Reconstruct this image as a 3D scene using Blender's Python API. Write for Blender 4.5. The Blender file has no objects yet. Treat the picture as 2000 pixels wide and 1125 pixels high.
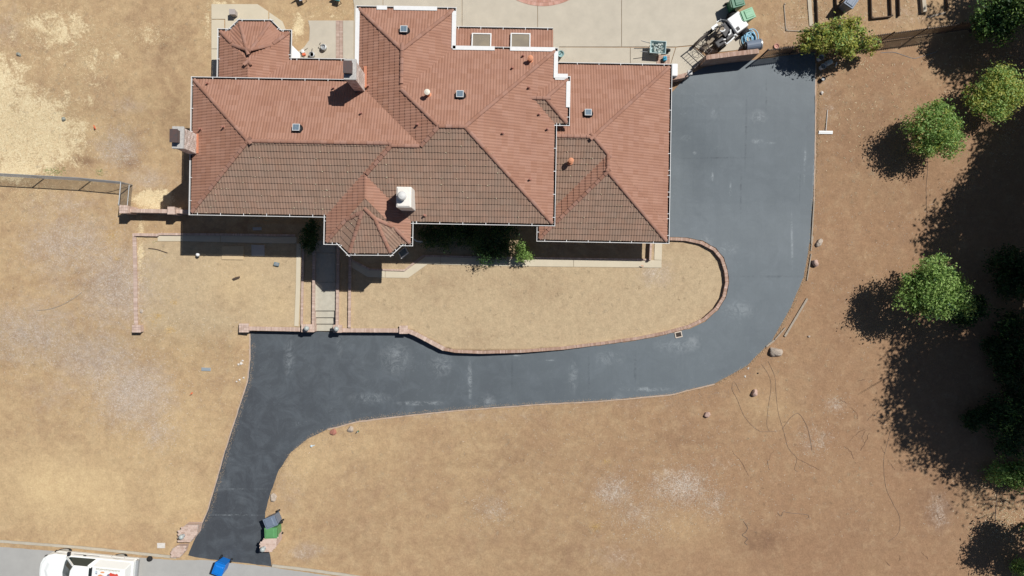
import bpy, bmesh, math, random
import numpy as np
from mathutils import Vector, Matrix, noise as mnoise

random.seed(7)
SC = bpy.context.scene
COL = SC.collection
R = math.radians

# ------------------------------------------------------------------ camera, sky, sun, exposure
H = 40.4                 # drone height above the front yard, metres
F = 1333.3               # focal length in photograph pixels (24 mm on 36 mm)
CX, CY = 1000.0, 562.5
SUN = Vector((.473, .363, .803)).normalized()      # towards the sun

cam_d = bpy.data.cameras.new('camera')
cam_d.sensor_width = 36.0
cam_d.lens = 36.0 * F / 2000.0
cam_d.clip_end = 500
cam = bpy.data.objects.new('camera', cam_d)
cam.location = (0, 0, H)
COL.objects.link(cam)
SC.camera = cam

world = bpy.data.worlds.new("World")
SC.world = world
world.use_nodes = True
nt = world.node_tree
bg = nt.nodes['Background']
sky = nt.nodes.new('ShaderNodeTexSky')
sky.sky_type = 'NISHITA'
sky.sun_disc = False
sky.sun_elevation = math.asin(SUN.z)
sky.sun_rotation = math.atan2(SUN.x, SUN.y)
nt.links.new(sky.outputs[0], bg.inputs[0])
bg.inputs[1].default_value = 0.056
sky.air_density = .7
sky.dust_density = .3

sun_d = bpy.data.lights.new('sun', 'SUN')
sun_d.energy = 5.0
sun_d.angle = R(0.5)
sun_d.color = (1.0, .985, .95)
sun = bpy.data.objects.new('sun', sun_d)
sun.rotation_euler = (-SUN).to_track_quat('-Z', 'Y').to_euler()
sun.location = (30, 20, 60)
COL.objects.link(sun)

SC.view_settings.view_transform = 'Standard'
SC.view_settings.look = 'None'
SC.view_settings.gamma = 1
SC.view_settings.exposure = -0.08
SC.view_settings.use_curve_mapping = False
SC.cycles.max_bounces = 4

# ------------------------------------------------------------------ placing helpers
def P(px, py, z=0.0):
    """point at height z that the photograph shows at pixel px, py"""
    k = (H - z) / F
    return Vector(((px - CX) * k, (CY - py) * k, z))

def sm(a, b, t):
    t = (t - a) / (b - a)
    t = np.clip(t, 0, 1)
    return t * t * (3 - 2 * t)

S33 = F / H
def gx_(x): return CX + S33 * x
def gy_(y): return CY - S33 * y

YARD_PX = [(483, 436), (483, 643), (612, 645), (612, 606), (656, 606), (656, 646), (790, 645), (806, 650), (826, 660), (846, 670.5),
           (866, 681), (890, 686), (940, 688), (1020, 686), (1100, 680), (1180, 670), (1250, 660), (1300, 650), (1345, 638),
           (1375, 624), (1400, 602), (1414, 580), (1420, 552), (1418, 530), (1410, 505), (1395, 487), (1370, 474),
           (1340, 468), (1306, 467), (1290, 436)]

def in_poly(px, py, poly):
    px = np.asarray(px, float); py = np.asarray(py, float)
    ins = np.zeros(px.shape, bool)
    n = len(poly)
    j = n - 1
    for i in range(n):
        xi, yi = poly[i]; xj, yj = poly[j]
        c = ((yi > py) != (yj > py)) & (px < (xj - xi) * (py - yi) / (yj - yi + 1e-12) + xi)
        ins ^= c
        j = i
    return ins

def z_out_px(gx, gy):
    gx = np.asarray(gx, float); gy = np.asarray(gy, float)
    t = sm(820, 1330, gx)
    wl = np.where(gy < 644, sm(483, 491, gx), sm(450, 491, gx))
    front = sm(575, 648, gy) * wl + sm(600, 740, gy) * (1 - wl)
    z = -0.45 * front * (1 - t) + 0.15 * t * sm(380, 520, gy) * (1 - .9 * sm(640, 900, gy))
    z = z - 0.15 * sm(800, 1080, gy) * (1 - t)
    z = z + 0.62 * sm(330, 150, gy) * (1 - sm(1300, 1420, gx)) + 0.5 * sm(460, 180, gy) * sm(1300, 1420, gx)
    return z

def z_out(x, y): return float(z_out_px(gx_(x), gy_(y)))

def ground_z(x, y):
    gx, gy = gx_(x), gy_(y)
    if in_poly(gx, gy, YARD_PX): return 0.0
    return float(z_out_px(gx, gy))

def PG(px, py, dz=0.0, zf=None):
    """point on the ground seen at that pixel"""
    zf = zf or ground_z
    z = 0.0
    for _ in range(6):
        p = P(px, py, z)
        z = zf(p.x, p.y) + dz
    return P(px, py, z)

# ------------------------------------------------------------------ materials
def nodes_of(m):
    m.use_nodes = True
    return m.node_tree, m.node_tree.nodes['Principled BSDF']

def N(ntree, typ, **kw):
    n = ntree.nodes.new(typ)
    for k, v in kw.items():
        if k.startswith('i_'):
            key = k[2:]
            key = int(key) if key.isdigit() else key
            n.inputs[key].default_value = v
        else: setattr(n, k, v)
    return n

def c4(c): return (c[0], c[1], c[2], 1)

MATS = {}
def mat(name, c, rough=.8, c2=None, scale=4, detail=6, bump=0.0, bscale=40, metallic=0, spec=.3, tint=0.0, objrand=0.0, contrast=1.0):
    if name in MATS: return MATS[name]
    m = bpy.data.materials.new(name)
    t, b = nodes_of(m)
    L = t.links.new
    b.inputs['Roughness'].default_value = rough
    b.inputs['Metallic'].default_value = metallic
    b.inputs['Specular IOR Level'].default_value = spec
    b.inputs['Base Color'].default_value = c4(c)
    geo = N(t, 'ShaderNodeNewGeometry')
    out = None
    if c2 is not None:
        no = N(t, 'ShaderNodeTexNoise', i_Scale=scale, i_Detail=detail, i_Roughness=.65)
        L(geo.outputs['Position'], no.inputs['Vector'])
        mr = N(t, 'ShaderNodeMapRange')
        mr.inputs[1].default_value = .5 - .22 / contrast
        mr.inputs[2].default_value = .5 + .22 / contrast
        L(no.outputs['Fac'], mr.inputs[0])
        mx = N(t, 'ShaderNodeMix', data_type='RGBA')
        mx.inputs[6].default_value = c4(c); mx.inputs[7].default_value = c4(c2)
        L(mr.outputs[0], mx.inputs[0])
        out = mx.outputs[2]
    if tint or objrand:
        hs = N(t, 'ShaderNodeHueSaturation')
        hs.inputs['Color'].default_value = c4(c)
        if out: L(out, hs.inputs['Color'])
        ma = N(t, 'ShaderNodeMath', operation='MULTIPLY_ADD')
        if tint:
            at = N(t, 'ShaderNodeAttribute', attribute_name='tint')
            ad = N(t, 'ShaderNodeMath', operation='ADD')
            L(at.outputs['Fac'], ad.inputs[0])
            if objrand:
                oi = N(t, 'ShaderNodeObjectInfo')
                L(oi.outputs['Random'], ad.inputs[1])
                fr = N(t, 'ShaderNodeMath', operation='FRACT')
                L(ad.outputs[0], fr.inputs[0])
                L(fr.outputs[0], ma.inputs[0])
            else:
                ad.inputs[1].default_value = 0
                L(ad.outputs[0], ma.inputs[0])
            amp = tint
        else:
            oi = N(t, 'ShaderNodeObjectInfo')
            L(oi.outputs['Random'], ma.inputs[0]); amp = objrand
        ma.inputs[1].default_value = amp; ma.inputs[2].default_value = 1 - amp / 2
        L(ma.outputs[0], hs.inputs['Value'])
        ms = N(t, 'ShaderNodeMath', operation='MULTIPLY_ADD')
        L(ma.outputs[0], ms.inputs[0]); ms.inputs[1].default_value = -.5; ms.inputs[2].default_value = 1.5
        L(ms.outputs[0], hs.inputs['Saturation'])
        out = hs.outputs[0]
    if out: L(out, b.inputs['Base Color'])
    if bump:
        nb = N(t, 'ShaderNodeTexNoise', i_Scale=bscale, i_Detail=4)
        L(geo.outputs['Position'], nb.inputs['Vector'])
        bp = N(t, 'ShaderNodeBump', i_Strength=bump, i_Distance=.02)
        L(nb.outputs['Fac'], bp.inputs['Height'])
        L(bp.outputs[0], b.inputs['Normal'])
    MATS[name] = m
    return m

def leaf_mat(name, c, c2):
    if name in MATS: return MATS[name]
    m = bpy.data.materials.new(name)
    m.use_nodes = True
    t = m.node_tree
    L = t.links.new
    t.nodes.clear()
    o = N(t, 'ShaderNodeOutputMaterial')
    d = N(t, 'ShaderNodeBsdfPrincipled', i_Roughness=.55)
    d.inputs['Specular IOR Level'].default_value = .35
    tr = N(t, 'ShaderNodeBsdfTranslucent')
    ms = N(t, 'ShaderNodeMixShader', i_0=.38)
    g = N(t, 'ShaderNodeNewGeometry')
    mx = N(t, 'ShaderNodeMix', data_type='RGBA')
    mx.inputs[6].default_value = c4(c); mx.inputs[7].default_value = c4(c2)
    L(g.outputs['Random Per Island'], mx.inputs[0])
    L(mx.outputs[2], d.inputs['Base Color']); L(mx.outputs[2], tr.inputs['Color'])
    L(d.outputs[0], ms.inputs[1]); L(tr.outputs[0], ms.inputs[2]); L(ms.outputs[0], o.inputs[0])
    MATS[name] = m
    return m

M_tile = mat('terracotta_tile', (.358, .190, .130), .75, (.315, .160, .110), 1.1, 8, tint=.13, objrand=.5, spec=.25)
M_tilew = mat('weathered_tile', (.335, .205, .146), .85, (.265, .185, .138), 1.6, 8, tint=.10, objrand=.5, spec=.2)
M_cap = mat('ridge_tile', (.35, .178, .120), .8, (.30, .17, .13), 3, 6, tint=.2, objrand=.5, spec=.2)
M_deck = mat('roof_underlay', (.05, .035, .03), .9)
M_white = mat('white_paint', (.78, .77, .75), .5, (.70, .69, .67), 6)
M_gshade = mat('gutter_dirt_shade', (.035, .028, .025), .95)  # gutter dirt, near-black with the trough's shade put into its colour
M_stucco = mat('stucco_wall', (.62, .56, .47), .9, (.56, .5, .42), 3, bump=.3)
M_whitest = mat('white_stucco', (.80, .77, .71), .85, (.72, .66, .58), 3, bump=.3)
M_brick = mat('pale_red_brick', (.48, .33, .265), .9, (.54, .42, .345), 7, 8, tint=.22, bump=.4)
M_brick2 = mat('orange_brick', (.40, .245, .18), .9, (.46, .33, .26), 2, 8, tint=.35, bump=.4)
M_mortar = mat('mortar', (.40, .31, .26), .95, (.5, .42, .36), 12, bump=.3)
M_conc = mat('pale_concrete', (.535, .475, .38), .9, (.455, .405, .325), 1.3, 8, bump=.25, bscale=60)
M_conc2 = mat('cream_concrete', (.60, .525, .395), .9, (.54, .47, .35), 1.2, 8, bump=.25, bscale=60)
M_step = mat('step_concrete', (.52, .48, .39), .9, (.42, .385, .31), 4, 8, bump=.3, bscale=60)
M_street = mat('street_concrete', (.40, .39, .365), .9, (.35, .34, .32), 1.2, 8, bump=.3, bscale=70)
M_black = mat('black_plastic', (.015, .015, .017), .5)
M_rubber = mat('rubber', (.02, .02, .02), .8)
M_iron = mat('dark_iron', (.07, .052, .045), .6, metallic=.2)
M_fence = mat('brown_steel', (.10, .075, .06), .55, metallic=.3)
M_galv = mat('galvanised_steel', (.45, .46, .46), .45, metallic=.6)
M_wood = mat('grey_wood', (.40, .34, .27), .9, (.30, .245, .19), 7, bump=.3)
M_woodd = mat('dark_plank', (.12, .085, .06), .9, (.085, .06, .045), 8, bump=.3)
M_woodp = mat('pale_board', (.52, .45, .35), .85, (.44, .37, .28), 6, bump=.2)
M_rockg = mat('grey_rock', (.50, .42, .34), .95, (.36, .29, .23), 9, 8, bump=.6, bscale=25)
M_rockp = mat('pink_rock', (.56, .40, .33), .95, (.42, .28, .22), 9, 8, bump=.6, bscale=25)
M_green = mat('green_bin_plastic', (.10, .27, .10), .45, (.115, .30, .12), 5, spec=.4)
M_greenp = mat('faded_green_plastic', (.20, .42, .24), .5, (.23, .45, .28), 5, spec=.4)
M_greend = mat('dark_green_plastic', (.03, .15, .075), .45, spec=.4)
M_greyb = mat('grey_bin_plastic', (.17, .205, .265), .5, (.14, .175, .23), 5)
M_blue = mat('blue_bin_plastic', (.005, .17, .58), .4, spec=.5)
M_solar = mat('solar_cell', (.13, .18, .225), .35, spec=.5)
M_terra = mat('terracotta_flue', (.62, .27, .15), .8)
M_metal = mat('grey_metal', (.32, .33, .34), .45, metallic=.5)
M_bark = mat('bark', (.10, .07, .05), .95, (.06, .045, .035), 8, bump=.6)
M_glass = mat('dark_glass', (.02, .035, .035), .1, spec=.6)

# ------------------------------------------------------------------ mesh helpers
class MB:
    def __init__(self):
        self.v = []; self.f = []; self.m = []; self.t = []
    def add(self, verts, faces, mi=0, tint=None):
        o = len(self.v)
        self.v.extend([tuple(p) for p in verts])
        if tint is None: tint = random.random()
        for f in faces:
            self.f.append([i + o for i in f]); self.m.append(mi); self.t.append(tint)
    def box(self, c, s, rz=0.0, mi=0, tint=None, taper=1.0, rot=None):
        c = Vector(c)
        hx, hy, hz = s[0] / 2, s[1] / 2, s[2] / 2
        vs = []
        for sz in (-1, 1):
            k = taper if sz < 0 else 1.0
            for sx, sy in ((-1, -1), (1, -1), (1, 1), (-1, 1)):
                vs.append(Vector((sx * hx * k, sy * hy * k, sz * hz)))
        M = rot if rot is not None else Matrix.Rotation(rz, 3, 'Z')
        vs = [M @ q + c for q in vs]
        self.add(vs, [(3, 2, 1, 0), (4, 5, 6, 7), (0, 1, 5, 4), (1, 2, 6, 5), (2, 3, 7, 6), (3, 0, 4, 7)], mi, tint)
    def bar(self, a, b, w, h, mi=0, tint=None):
        a = Vector(a); b = Vector(b); d = b - a; L = d.length
        if L < 1e-5: return
        q = d.to_track_quat('X', 'Z').to_matrix()
        self.box((a + b) / 2, (L, w, h), mi=mi, tint=tint, rot=q)
    def tube(self, pts, r, n=6, mi=0, closed=False, tint=None, caps=True):
        pts = [Vector(p) for p in pts]
        rr = r if isinstance(r, (list, tuple)) else [r] * len(pts)
        vs, fs = [], []
        m = len(pts)
        for i, p in enumerate(pts):
            if closed: d = pts[(i + 1) % m] - pts[i - 1]
            else: d = pts[min(i + 1, m - 1)] - pts[max(i - 1, 0)]
            if d.length < 1e-8: d = Vector((0, 0, 1))
            q = d.to_track_quat('Z', 'Y')
            for k in range(n):
                a = 2 * math.pi * k / n
                vs.append(p + q @ Vector((math.cos(a) * rr[i], math.sin(a) * rr[i], 0)))
        seg = m if closed else m - 1
        for i in range(seg):
            j = (i + 1) % m
            for k in range(n):
                k2 = (k + 1) % n
                fs.append((i * n + k, i * n + k2, j * n + k2, j * n + k))
        if caps and not closed:
            fs.append(tuple(range(n))[::-1]); fs.append(tuple((m - 1) * n + k for k in range(n)))
        self.add(vs, fs, mi, tint)
    def lathe(self, c, prof, n=16, mi=0, tint=None):
        c = Vector(c); vs = []; fs = []
        for r, z in prof:
            for k in range(n):
                a = 2 * math.pi * k / n
                vs.append(c + Vector((math.cos(a) * r, math.sin(a) * r, z)))
        for i in range(len(prof) - 1):
            for k in range(n):
                k2 = (k + 1) % n
                fs.append((i * n + k, i * n + k2, (i + 1) * n + k2, (i + 1) * n + k))
        fs.append(tuple(range(n))[::-1]); fs.append(tuple((len(prof) - 1) * n + k for k in range(n)))
        self.add(vs, fs, mi, tint)
    def prism(self, poly, z0, z1, mi=0, tint=None, top=None):
        """poly: 2-D points counter-clockwise; top optional other outline"""
        n = len(poly); top = top or poly
        vs = [Vector((p[0], p[1], z0)) for p in poly] + [Vector((p[0], p[1], z1)) for p in top]
        fs = [tuple(range(n))[::-1], tuple(range(n, 2 * n))]
        for i in range(n):
            j = (i + 1) % n
            fs.append((i, j, n + j, n + i))
        self.add(vs, fs, mi, tint)
    def build(self, name, mats, parent=None, loc=None, bevel=0, smooth=False):
        me = bpy.data.meshes.new(name)
        me.from_pydata(self.v, [], self.f)
        if not isinstance(mats, (list, tuple)): mats = [mats]
        for m in mats: me.materials.append(m)
        me.polygons.foreach_set('material_index', self.m)
        at = me.attributes.new('tint', 'FLOAT', 'FACE')
        at.data.foreach_set('value', self.t)
        if smooth: me.polygons.foreach_set('use_smooth', [True] * len(self.f))
        me.update()
        o = bpy.data.objects.new(name, me)
        COL.objects.link(o)
        if parent: o.parent = parent
        if loc is not None: o.location = loc
        if bevel:
            b = o.modifiers.new('bevel', 'BEVEL'); b.width = bevel; b.segments = 2; b.limit_method = 'ANGLE'; b.angle_limit = R(35)
        return o

def link_mesh(name, me, parent=None, M=None):
    o = bpy.data.objects.new(name, me)
    COL.objects.link(o)
    if parent: o.parent = parent
    if M is not None: o.matrix_local = M
    return o

def thing(name, label, cat, loc=(0, 0, 0), rz=0.0, group=None):
    o = bpy.data.objects.new(name, None)
    o.empty_display_size = .3
    COL.objects.link(o)
    o.location = loc; o.rotation_euler = (0, 0, rz)
    o['label'] = label; o['category'] = cat
    if group: o['group'] = group
    return o

def tag(o, label, cat, group=None):
    o['label'] = label; o['category'] = cat
    if group: o['group'] = group
    return o

def struct(o, kind='structure'):
    o['kind'] = kind
    return o

def copy_tree(o, parent=None):
    c = o.copy(); COL.objects.link(c)
    if parent: c.parent = parent
    for ch in list(o.children): copy_tree(ch, c)
    return c

# ------------------------------------------------------------------ ground: one height-field sheet, colours by what lies on it
def gauss(gx, gy, blobs):
    a = np.zeros(gx.shape)
    for (x, y, rx, ry, v) in blobs:
        a = np.maximum(a, v * np.exp(-(((gx - x) / rx) ** 2 + ((gy - y) / ry) ** 2) * .9))
    return a

def make_ground():
    # fine near the picture, coarse rim out to a few hundred metres
    xs = np.concatenate([[-260, -120, -70, -45], np.arange(-36, 36.01, .13), [45, 70, 120, 260]])
    ys = np.concatenate([[-260, -120, -70, -35], np.arange(-22, 22.01, .13), [35, 70, 120, 260]])
    X, Y = np.meshgrid(xs, ys)
    GX, GY = gx_(X), gy_(Y)
    Z = z_out_px(GX, GY)
    yard = in_poly(GX, GY, YARD_PX)
    Z = np.where(yard, 0.0, Z)
    rng = np.random.default_rng(3)
    Z = Z + (rng.random(Z.shape) - .5) * .012
    # street bed and patio beds stay a little below their sheets
    nx, ny = len(xs), len(ys)
    co = np.stack([X, Y, Z], -1).reshape(-1, 3)
    idx = np.arange(nx * ny).reshape(ny, nx)
    q = np.stack([idx[:-1, :-1], idx[:-1, 1:], idx[1:, 1:], idx[1:, :-1]], -1).reshape(-1, 4)
    me = bpy.data.meshes.new('ground')
    me.vertices.add(len(co)); me.vertices.foreach_set('co', co.ravel())
    me.loops.add(q.size); me.loops.foreach_set('vertex_index', q.ravel().astype(np.int32))
    me.polygons.add(len(q)); me.polygons.foreach_set('loop_start', np.arange(0, q.size, 4, dtype=np.int32))
    me.polygons.foreach_set('loop_total', np.full(len(q), 4, np.int32))
    me.update(); me.validate()
    # masks
    east = sm(420, 1750, GX) * .95
    east = np.maximum(east, .55 * sm(1480, 1560, GX))
    east = np.where(yard, .12 + .1 * sm(900, 1300, GX), east)
    east = np.maximum(east, np.where(yard, 0, .30 * sm(560, 700, GX) * sm(780, 830, GY)))
    east = east * (1 - .45 * sm(110, 60, GY))
    straw = gauss(GX, GY, [(60, 260, 130, 90, 1), (110, 70, 110, 60, .62), (190, 130, 60, 60, .5), (300, 75, 60, 28, .5), (20, 170, 60, 80, .85),
                           (235, 120, 40, 22, .5), (40, 330, 80, 30, .9), (300, 390, 48, 24, 1), (180, 205, 50, 20, .55), (430, 15, 60, 10, .55),
                           (415, 60, 10, 60, .5), (590, 60, 18, 30, .8), (275, 480, 10, 90, .7), (320, 640, 30, 20, .45), (60, 395, 70, 40, .35),
                           (650, 40, 90, 6, .55), (1970, 1010, 50, 60, .3), (1560, 480, 16, 60, .25)])
    grey = gauss(GX, GY, [(235, 290, 50, 45, .8), (255, 210, 40, 20, .6), (140, 480, 120, 80, .75), (225, 560, 85, 90, .95), (60, 650, 120, 80, .8), (120, 400, 90, 30, .6),
                          (255, 770, 85, 75, 1), (180, 700, 110, 70, .9), (100, 760, 90, 50, .5), (300, 850, 40, 40, .7), (290, 350, 50, 30, .7), (110, 560, 60, 60, .5),
                          (1200, 960, 40, 35, .85), (1330, 950, 60, 40, 1), (1250, 1000, 60, 30, .6), (1200, 1090, 60, 30, .55), (960, 1000, 40, 40, .5),
                          (1590, 860, 40, 35, .55), (1630, 790, 25, 20, .65), (1390, 980, 40, 40, .6), (1280, 535, 40, 30, .7), (590, 1085, 40, 22, .8),
                          (1400, 905, 30, 20, .5), (30, 60, 40, 50, .5), (1835, 1000, 26, 40, 1.0), (560, 960, 30, 60, .4), (900, 815, 200, 14, .4),
                          (1610, 200, 20, 120, .45), (1560, 60, 80, 50, .45), (1760, 30, 80, 40, .45), (1250, 790, 120, 12, .4)])
    gold = gauss(GX, GY, [(120, 960, 150, 70, 1), (330, 980, 90, 60, .6), (250, 900, 80, 60, .4), (350, 840, 60, 60, .5), (180, 250, 30, 20, .6),
                          (470, 560, 60, 60, .5), (540, 600, 40, 40, .5), (600, 900, 70, 50, .45), (700, 870, 80, 40, .35), (350, 700, 50, 40, .3),
                          (1500, 800, 60, 40, .35), (1330, 1030, 60, 30, .3), (620, 20, 60, 15, .3), (440, 520, 40, 20, .4)])
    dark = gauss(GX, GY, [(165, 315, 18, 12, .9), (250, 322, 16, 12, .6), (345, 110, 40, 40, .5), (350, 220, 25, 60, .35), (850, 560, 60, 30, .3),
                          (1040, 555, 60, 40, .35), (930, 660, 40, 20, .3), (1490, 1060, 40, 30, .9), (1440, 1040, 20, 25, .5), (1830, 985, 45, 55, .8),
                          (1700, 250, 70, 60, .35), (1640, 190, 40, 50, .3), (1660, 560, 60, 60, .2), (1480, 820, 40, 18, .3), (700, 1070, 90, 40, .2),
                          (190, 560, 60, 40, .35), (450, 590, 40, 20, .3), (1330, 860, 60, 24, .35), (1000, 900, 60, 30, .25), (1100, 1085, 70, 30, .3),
                          (1100, 480, 200, 24, .55), (900, 470, 100, 20, .5), (760, 515, 30, 12, .4), (1880, 60, 60, 40, .3), (1700, 1050, 120, 60, .2),  # bed strips along the front: eave shade put into the soil colour
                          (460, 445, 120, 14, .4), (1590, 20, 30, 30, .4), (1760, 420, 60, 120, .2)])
    def put(nm, r, g, b):
        a = me.color_attributes.new(nm, 'FLOAT_COLOR', 'POINT')
        arr = np.ones((co.shape[0], 4), np.float32)
        arr[:, 0] = r.ravel(); arr[:, 1] = g.ravel(); arr[:, 2] = b.ravel()
        a.data.foreach_set('color', arr.ravel())
    put('soil_a', east, straw, grey)
    soft = sm(262, 292, GX) * (GX < 490) * sm(452, 480, GY) * (1 - sm(620, 690, GY))
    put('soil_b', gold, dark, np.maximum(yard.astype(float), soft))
    m = bpy.data.materials.new('dry_soil')
    t, b = nodes_of(m); L = t.links.new
    b.inputs['Roughness'].default_value = .95
    b.inputs['Specular IOR Level'].default_value = .15
    geo = N(t, 'ShaderNodeNewGeometry')
    def noise(scale, detail=8, rough=.65, dist=0.0):
        n = N(t, 'ShaderNodeTexNoise', i_Scale=scale, i_Detail=detail, i_Roughness=rough, i_Distortion=dist)
        L(geo.outputs['Position'], n.inputs['Vector']); return n.outputs['Fac']
    def mp(x, a, bb, c=0.0, d=1.0):
        r = N(t, 'ShaderNodeMapRange'); L(x, r.inputs[0])
        r.inputs[1].default_value = a; r.inputs[2].default_value = bb; r.inputs[3].default_value = c; r.inputs[4].default_value = d
        return r.outputs[0]
    def mul(x, y):
        q = N(t, 'ShaderNodeMath', operation='MULTIPLY'); L(x, q.inputs[0])
        if isinstance(y, float): q.inputs[1].default_value = y
        else: L(y, q.inputs[1])
        return q.outputs[0]
    def add(x, y):
        q = N(t, 'ShaderNodeMath', operation='ADD'); L(x, q.inputs[0])
        if isinstance(y, float): q.inputs[1].default_value = y
        else: L(y, q.inputs[1])
        return q.outputs[0]
    def mix(f, a, bb, typ='MIX'):
        q = N(t, 'ShaderNodeMix', data_type='RGBA', blend_type=typ)
        L(f, q.inputs[0]) if not isinstance(f, float) else setattr(q.inputs[0], 'default_value', f)
        for s, k in ((a, 6), (bb, 7)):
            if isinstance(s, tuple): q.inputs[k].default_value = c4(s)
            else: L(s, q.inputs[k])
        return q.outputs[2]
    sa = N(t, 'ShaderNodeAttribute', attribute_name='soil_a'); sb = N(t, 'ShaderNodeAttribute', attribute_name='soil_b')
    A = N(t, 'ShaderNodeSeparateColor'); L(sa.outputs['Color'], A.inputs[0])
    B = N(t, 'ShaderNodeSeparateColor'); L(sb.outputs['Color'], B.inputs[0])
    big = noise(.22, 6, .6, .4); med = noise(1.3, 8, .7, .3); fine = noise(9, 8, .75); grit = noise(45, 4, .8)
    e = add(A.outputs[0], mp(big, .3, .7, -.16, .16))
    base = mix(mp(e, 0, 1), (.47, .33, .185), (.305, .182, .105))
    # the raked yard soil is paler
    base = mix(mul(B.outputs[2], .8), base, (.475, .37, .235))
    calm = mp(B.outputs[2], 0, 1, 1, .35)
    base = mix(mul(mul(mp(med, .42, .68), .5), calm), base, (.31, .19, .11))
    base = mix(mul(mul(mp(noise(.55, 9, .72, .6), .50, .70), .45), calm), base, (.295, .185, .115))
    base = mix(mul(mp(med, .5, .25), .35), base, (.47, .35, .215))
    base = mix(mul(B.outputs[0], mp(big, .25, .65, .35, .95)), base, (.62, .455, .25))
    gm = mul(mp(add(A.outputs[2], mp(add(mul(noise(.9, 10, .82, .8), .7), mul(fine, .3)), .3, .7, -.62, .42)), .20, .95), mp(fine, .25, .6, .35, 1))
    base = mix(mul(gm, mp(e, .1, .7, .85, .35)), base, (.385, .305, .25))
    spk = mul(mp(add(mul(A.outputs[2], .8), mp(noise(1.5, 12, .86, .8), .34, .66, -.75, .42)), .22, .62), mp(noise(9, 10, .9), .46, .60))
    base = mix(mul(spk, mp(e, .1, .6, .42, .72)), base, (.66, .60, .52))
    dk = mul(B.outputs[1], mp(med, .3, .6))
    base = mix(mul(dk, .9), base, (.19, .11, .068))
    st = mp(add(A.outputs[1], mp(add(mul(noise(1.0, 12, .82, .5), .75), mul(fine, .25)), .32, .68, -.62, .40)), .38, .60)
    base = mix(mul(st, .95), base, mix(mp(noise(18, 8, .85), .36, .60), (.56, .42, .23), (.80, .665, .43)))
    # grain and pebbles
    base = mix(.38, base, mix(mp(fine, .3, .7), (.30, .30, .30), (.70, .70, .70)), 'OVERLAY')
    base = mix(.40, base, mix(mp(noise(2.7, 9, .7, .3), .3, .7), (.34, .34, .34), (.66, .66, .66)), 'OVERLAY')
    base = mix(.42, base, mix(mp(grit, .3, .7), (.36, .36, .36), (.64, .64, .64)), 'OVERLAY')
    vo = N(t, 'ShaderNodeTexVoronoi', i_Scale=5.0); L(geo.outputs['Position'], vo.inputs['Vector'])
    peb = mul(mp(vo.outputs['Distance'], .16, .05), mp(noise(2.2), .55, .7))
    base = mix(mul(peb, .5), base, (.62, .53, .42))
    vo2 = N(t, 'ShaderNodeTexVoronoi', i_Scale=3.1); L(geo.outputs['Position'], vo2.inputs['Vector'])
    pd = mul(mp(vo2.outputs['Distance'], .10, .04), mp(noise(1.7), .5, .66))
    base = mix(mul(pd, .55), base, (.13, .08, .05))
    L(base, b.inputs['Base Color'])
    bp = N(t, 'ShaderNodeBump', i_Strength=.55, i_Distance=.05)
    L(add(mul(fine, .7), mul(grit, .3)), bp.inputs['Height']); L(bp.outputs[0], b.inputs['Normal'])
    me.materials.append(m)
    o = bpy.data.objects.new('ground', me); COL.objects.link(o)
    struct(o)
    return o
ground = make_ground()

def sheet(name, pts, m, dz=.02, zf=None, step=.9, thick=0.0, parent=None, jag=0.0):
    """a flush surface that follows the ground: polygon of pixels, filled, cut into strips and laid on the height field"""
    zf = zf or z_out
    rnd = random.Random(len(pts))
    ps = []
    if jag:
        q = []
        for i in range(len(pts)):
            a = Vector(pts[i]); b2 = Vector(pts[(i + 1) % len(pts)])
            n = max(1, int((b2 - a).length / 9))
            for k in range(n):
                c = a.lerp(b2, k / n)
                q.append((c.x + rnd.uniform(-jag, jag), c.y + rnd.uniform(-jag, jag)))
        pts = q
    for (x, y) in pts: ps.append(PG(x, y, dz, zf))
    bm = bmesh.new()
    vs = [bm.verts.new((p.x, p.y, 0)) for p in ps]
    f = bm.faces.new(vs)
    bm.normal_update()
    if f.normal.z < 0: f.normal_flip()
    bmesh.ops.triangulate(bm, faces=bm.faces[:])
    x0 = min(p.x for p in ps); x1 = max(p.x for p in ps); y0 = min(p.y for p in ps); y1 = max(p.y for p in ps)
    x = x0 + step
    while x < x1:
        bmesh.ops.bisect_plane(bm, geom=bm.verts[:] + bm.edges[:] + bm.faces[:], plane_co=(x, 0, 0), plane_no=(1, 0, 0)); x += step
    y = y0 + step
    while y < y1:
        bmesh.ops.bisect_plane(bm, geom=bm.verts[:] + bm.edges[:] + bm.faces[:], plane_co=(0, y, 0), plane_no=(0, 1, 0)); y += step
    for v in bm.verts: v.co.z = zf(v.co.x, v.co.y) + dz
    if thick:
        r = bmesh.ops.extrude_face_region(bm, geom=bm.faces[:])
        bmesh.ops.translate(bm, verts=[g for g in r['geom'] if isinstance(g, bmesh.types.BMVert)], vec=(0, 0, thick))
    me = bpy.data.meshes.new(name); bm.to_mesh(me); bm.free()
    me.materials.append(m)
    o = bpy.data.objects.new(name, me); COL.objects.link(o)
    if parent: o.parent = parent
    return o

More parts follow.
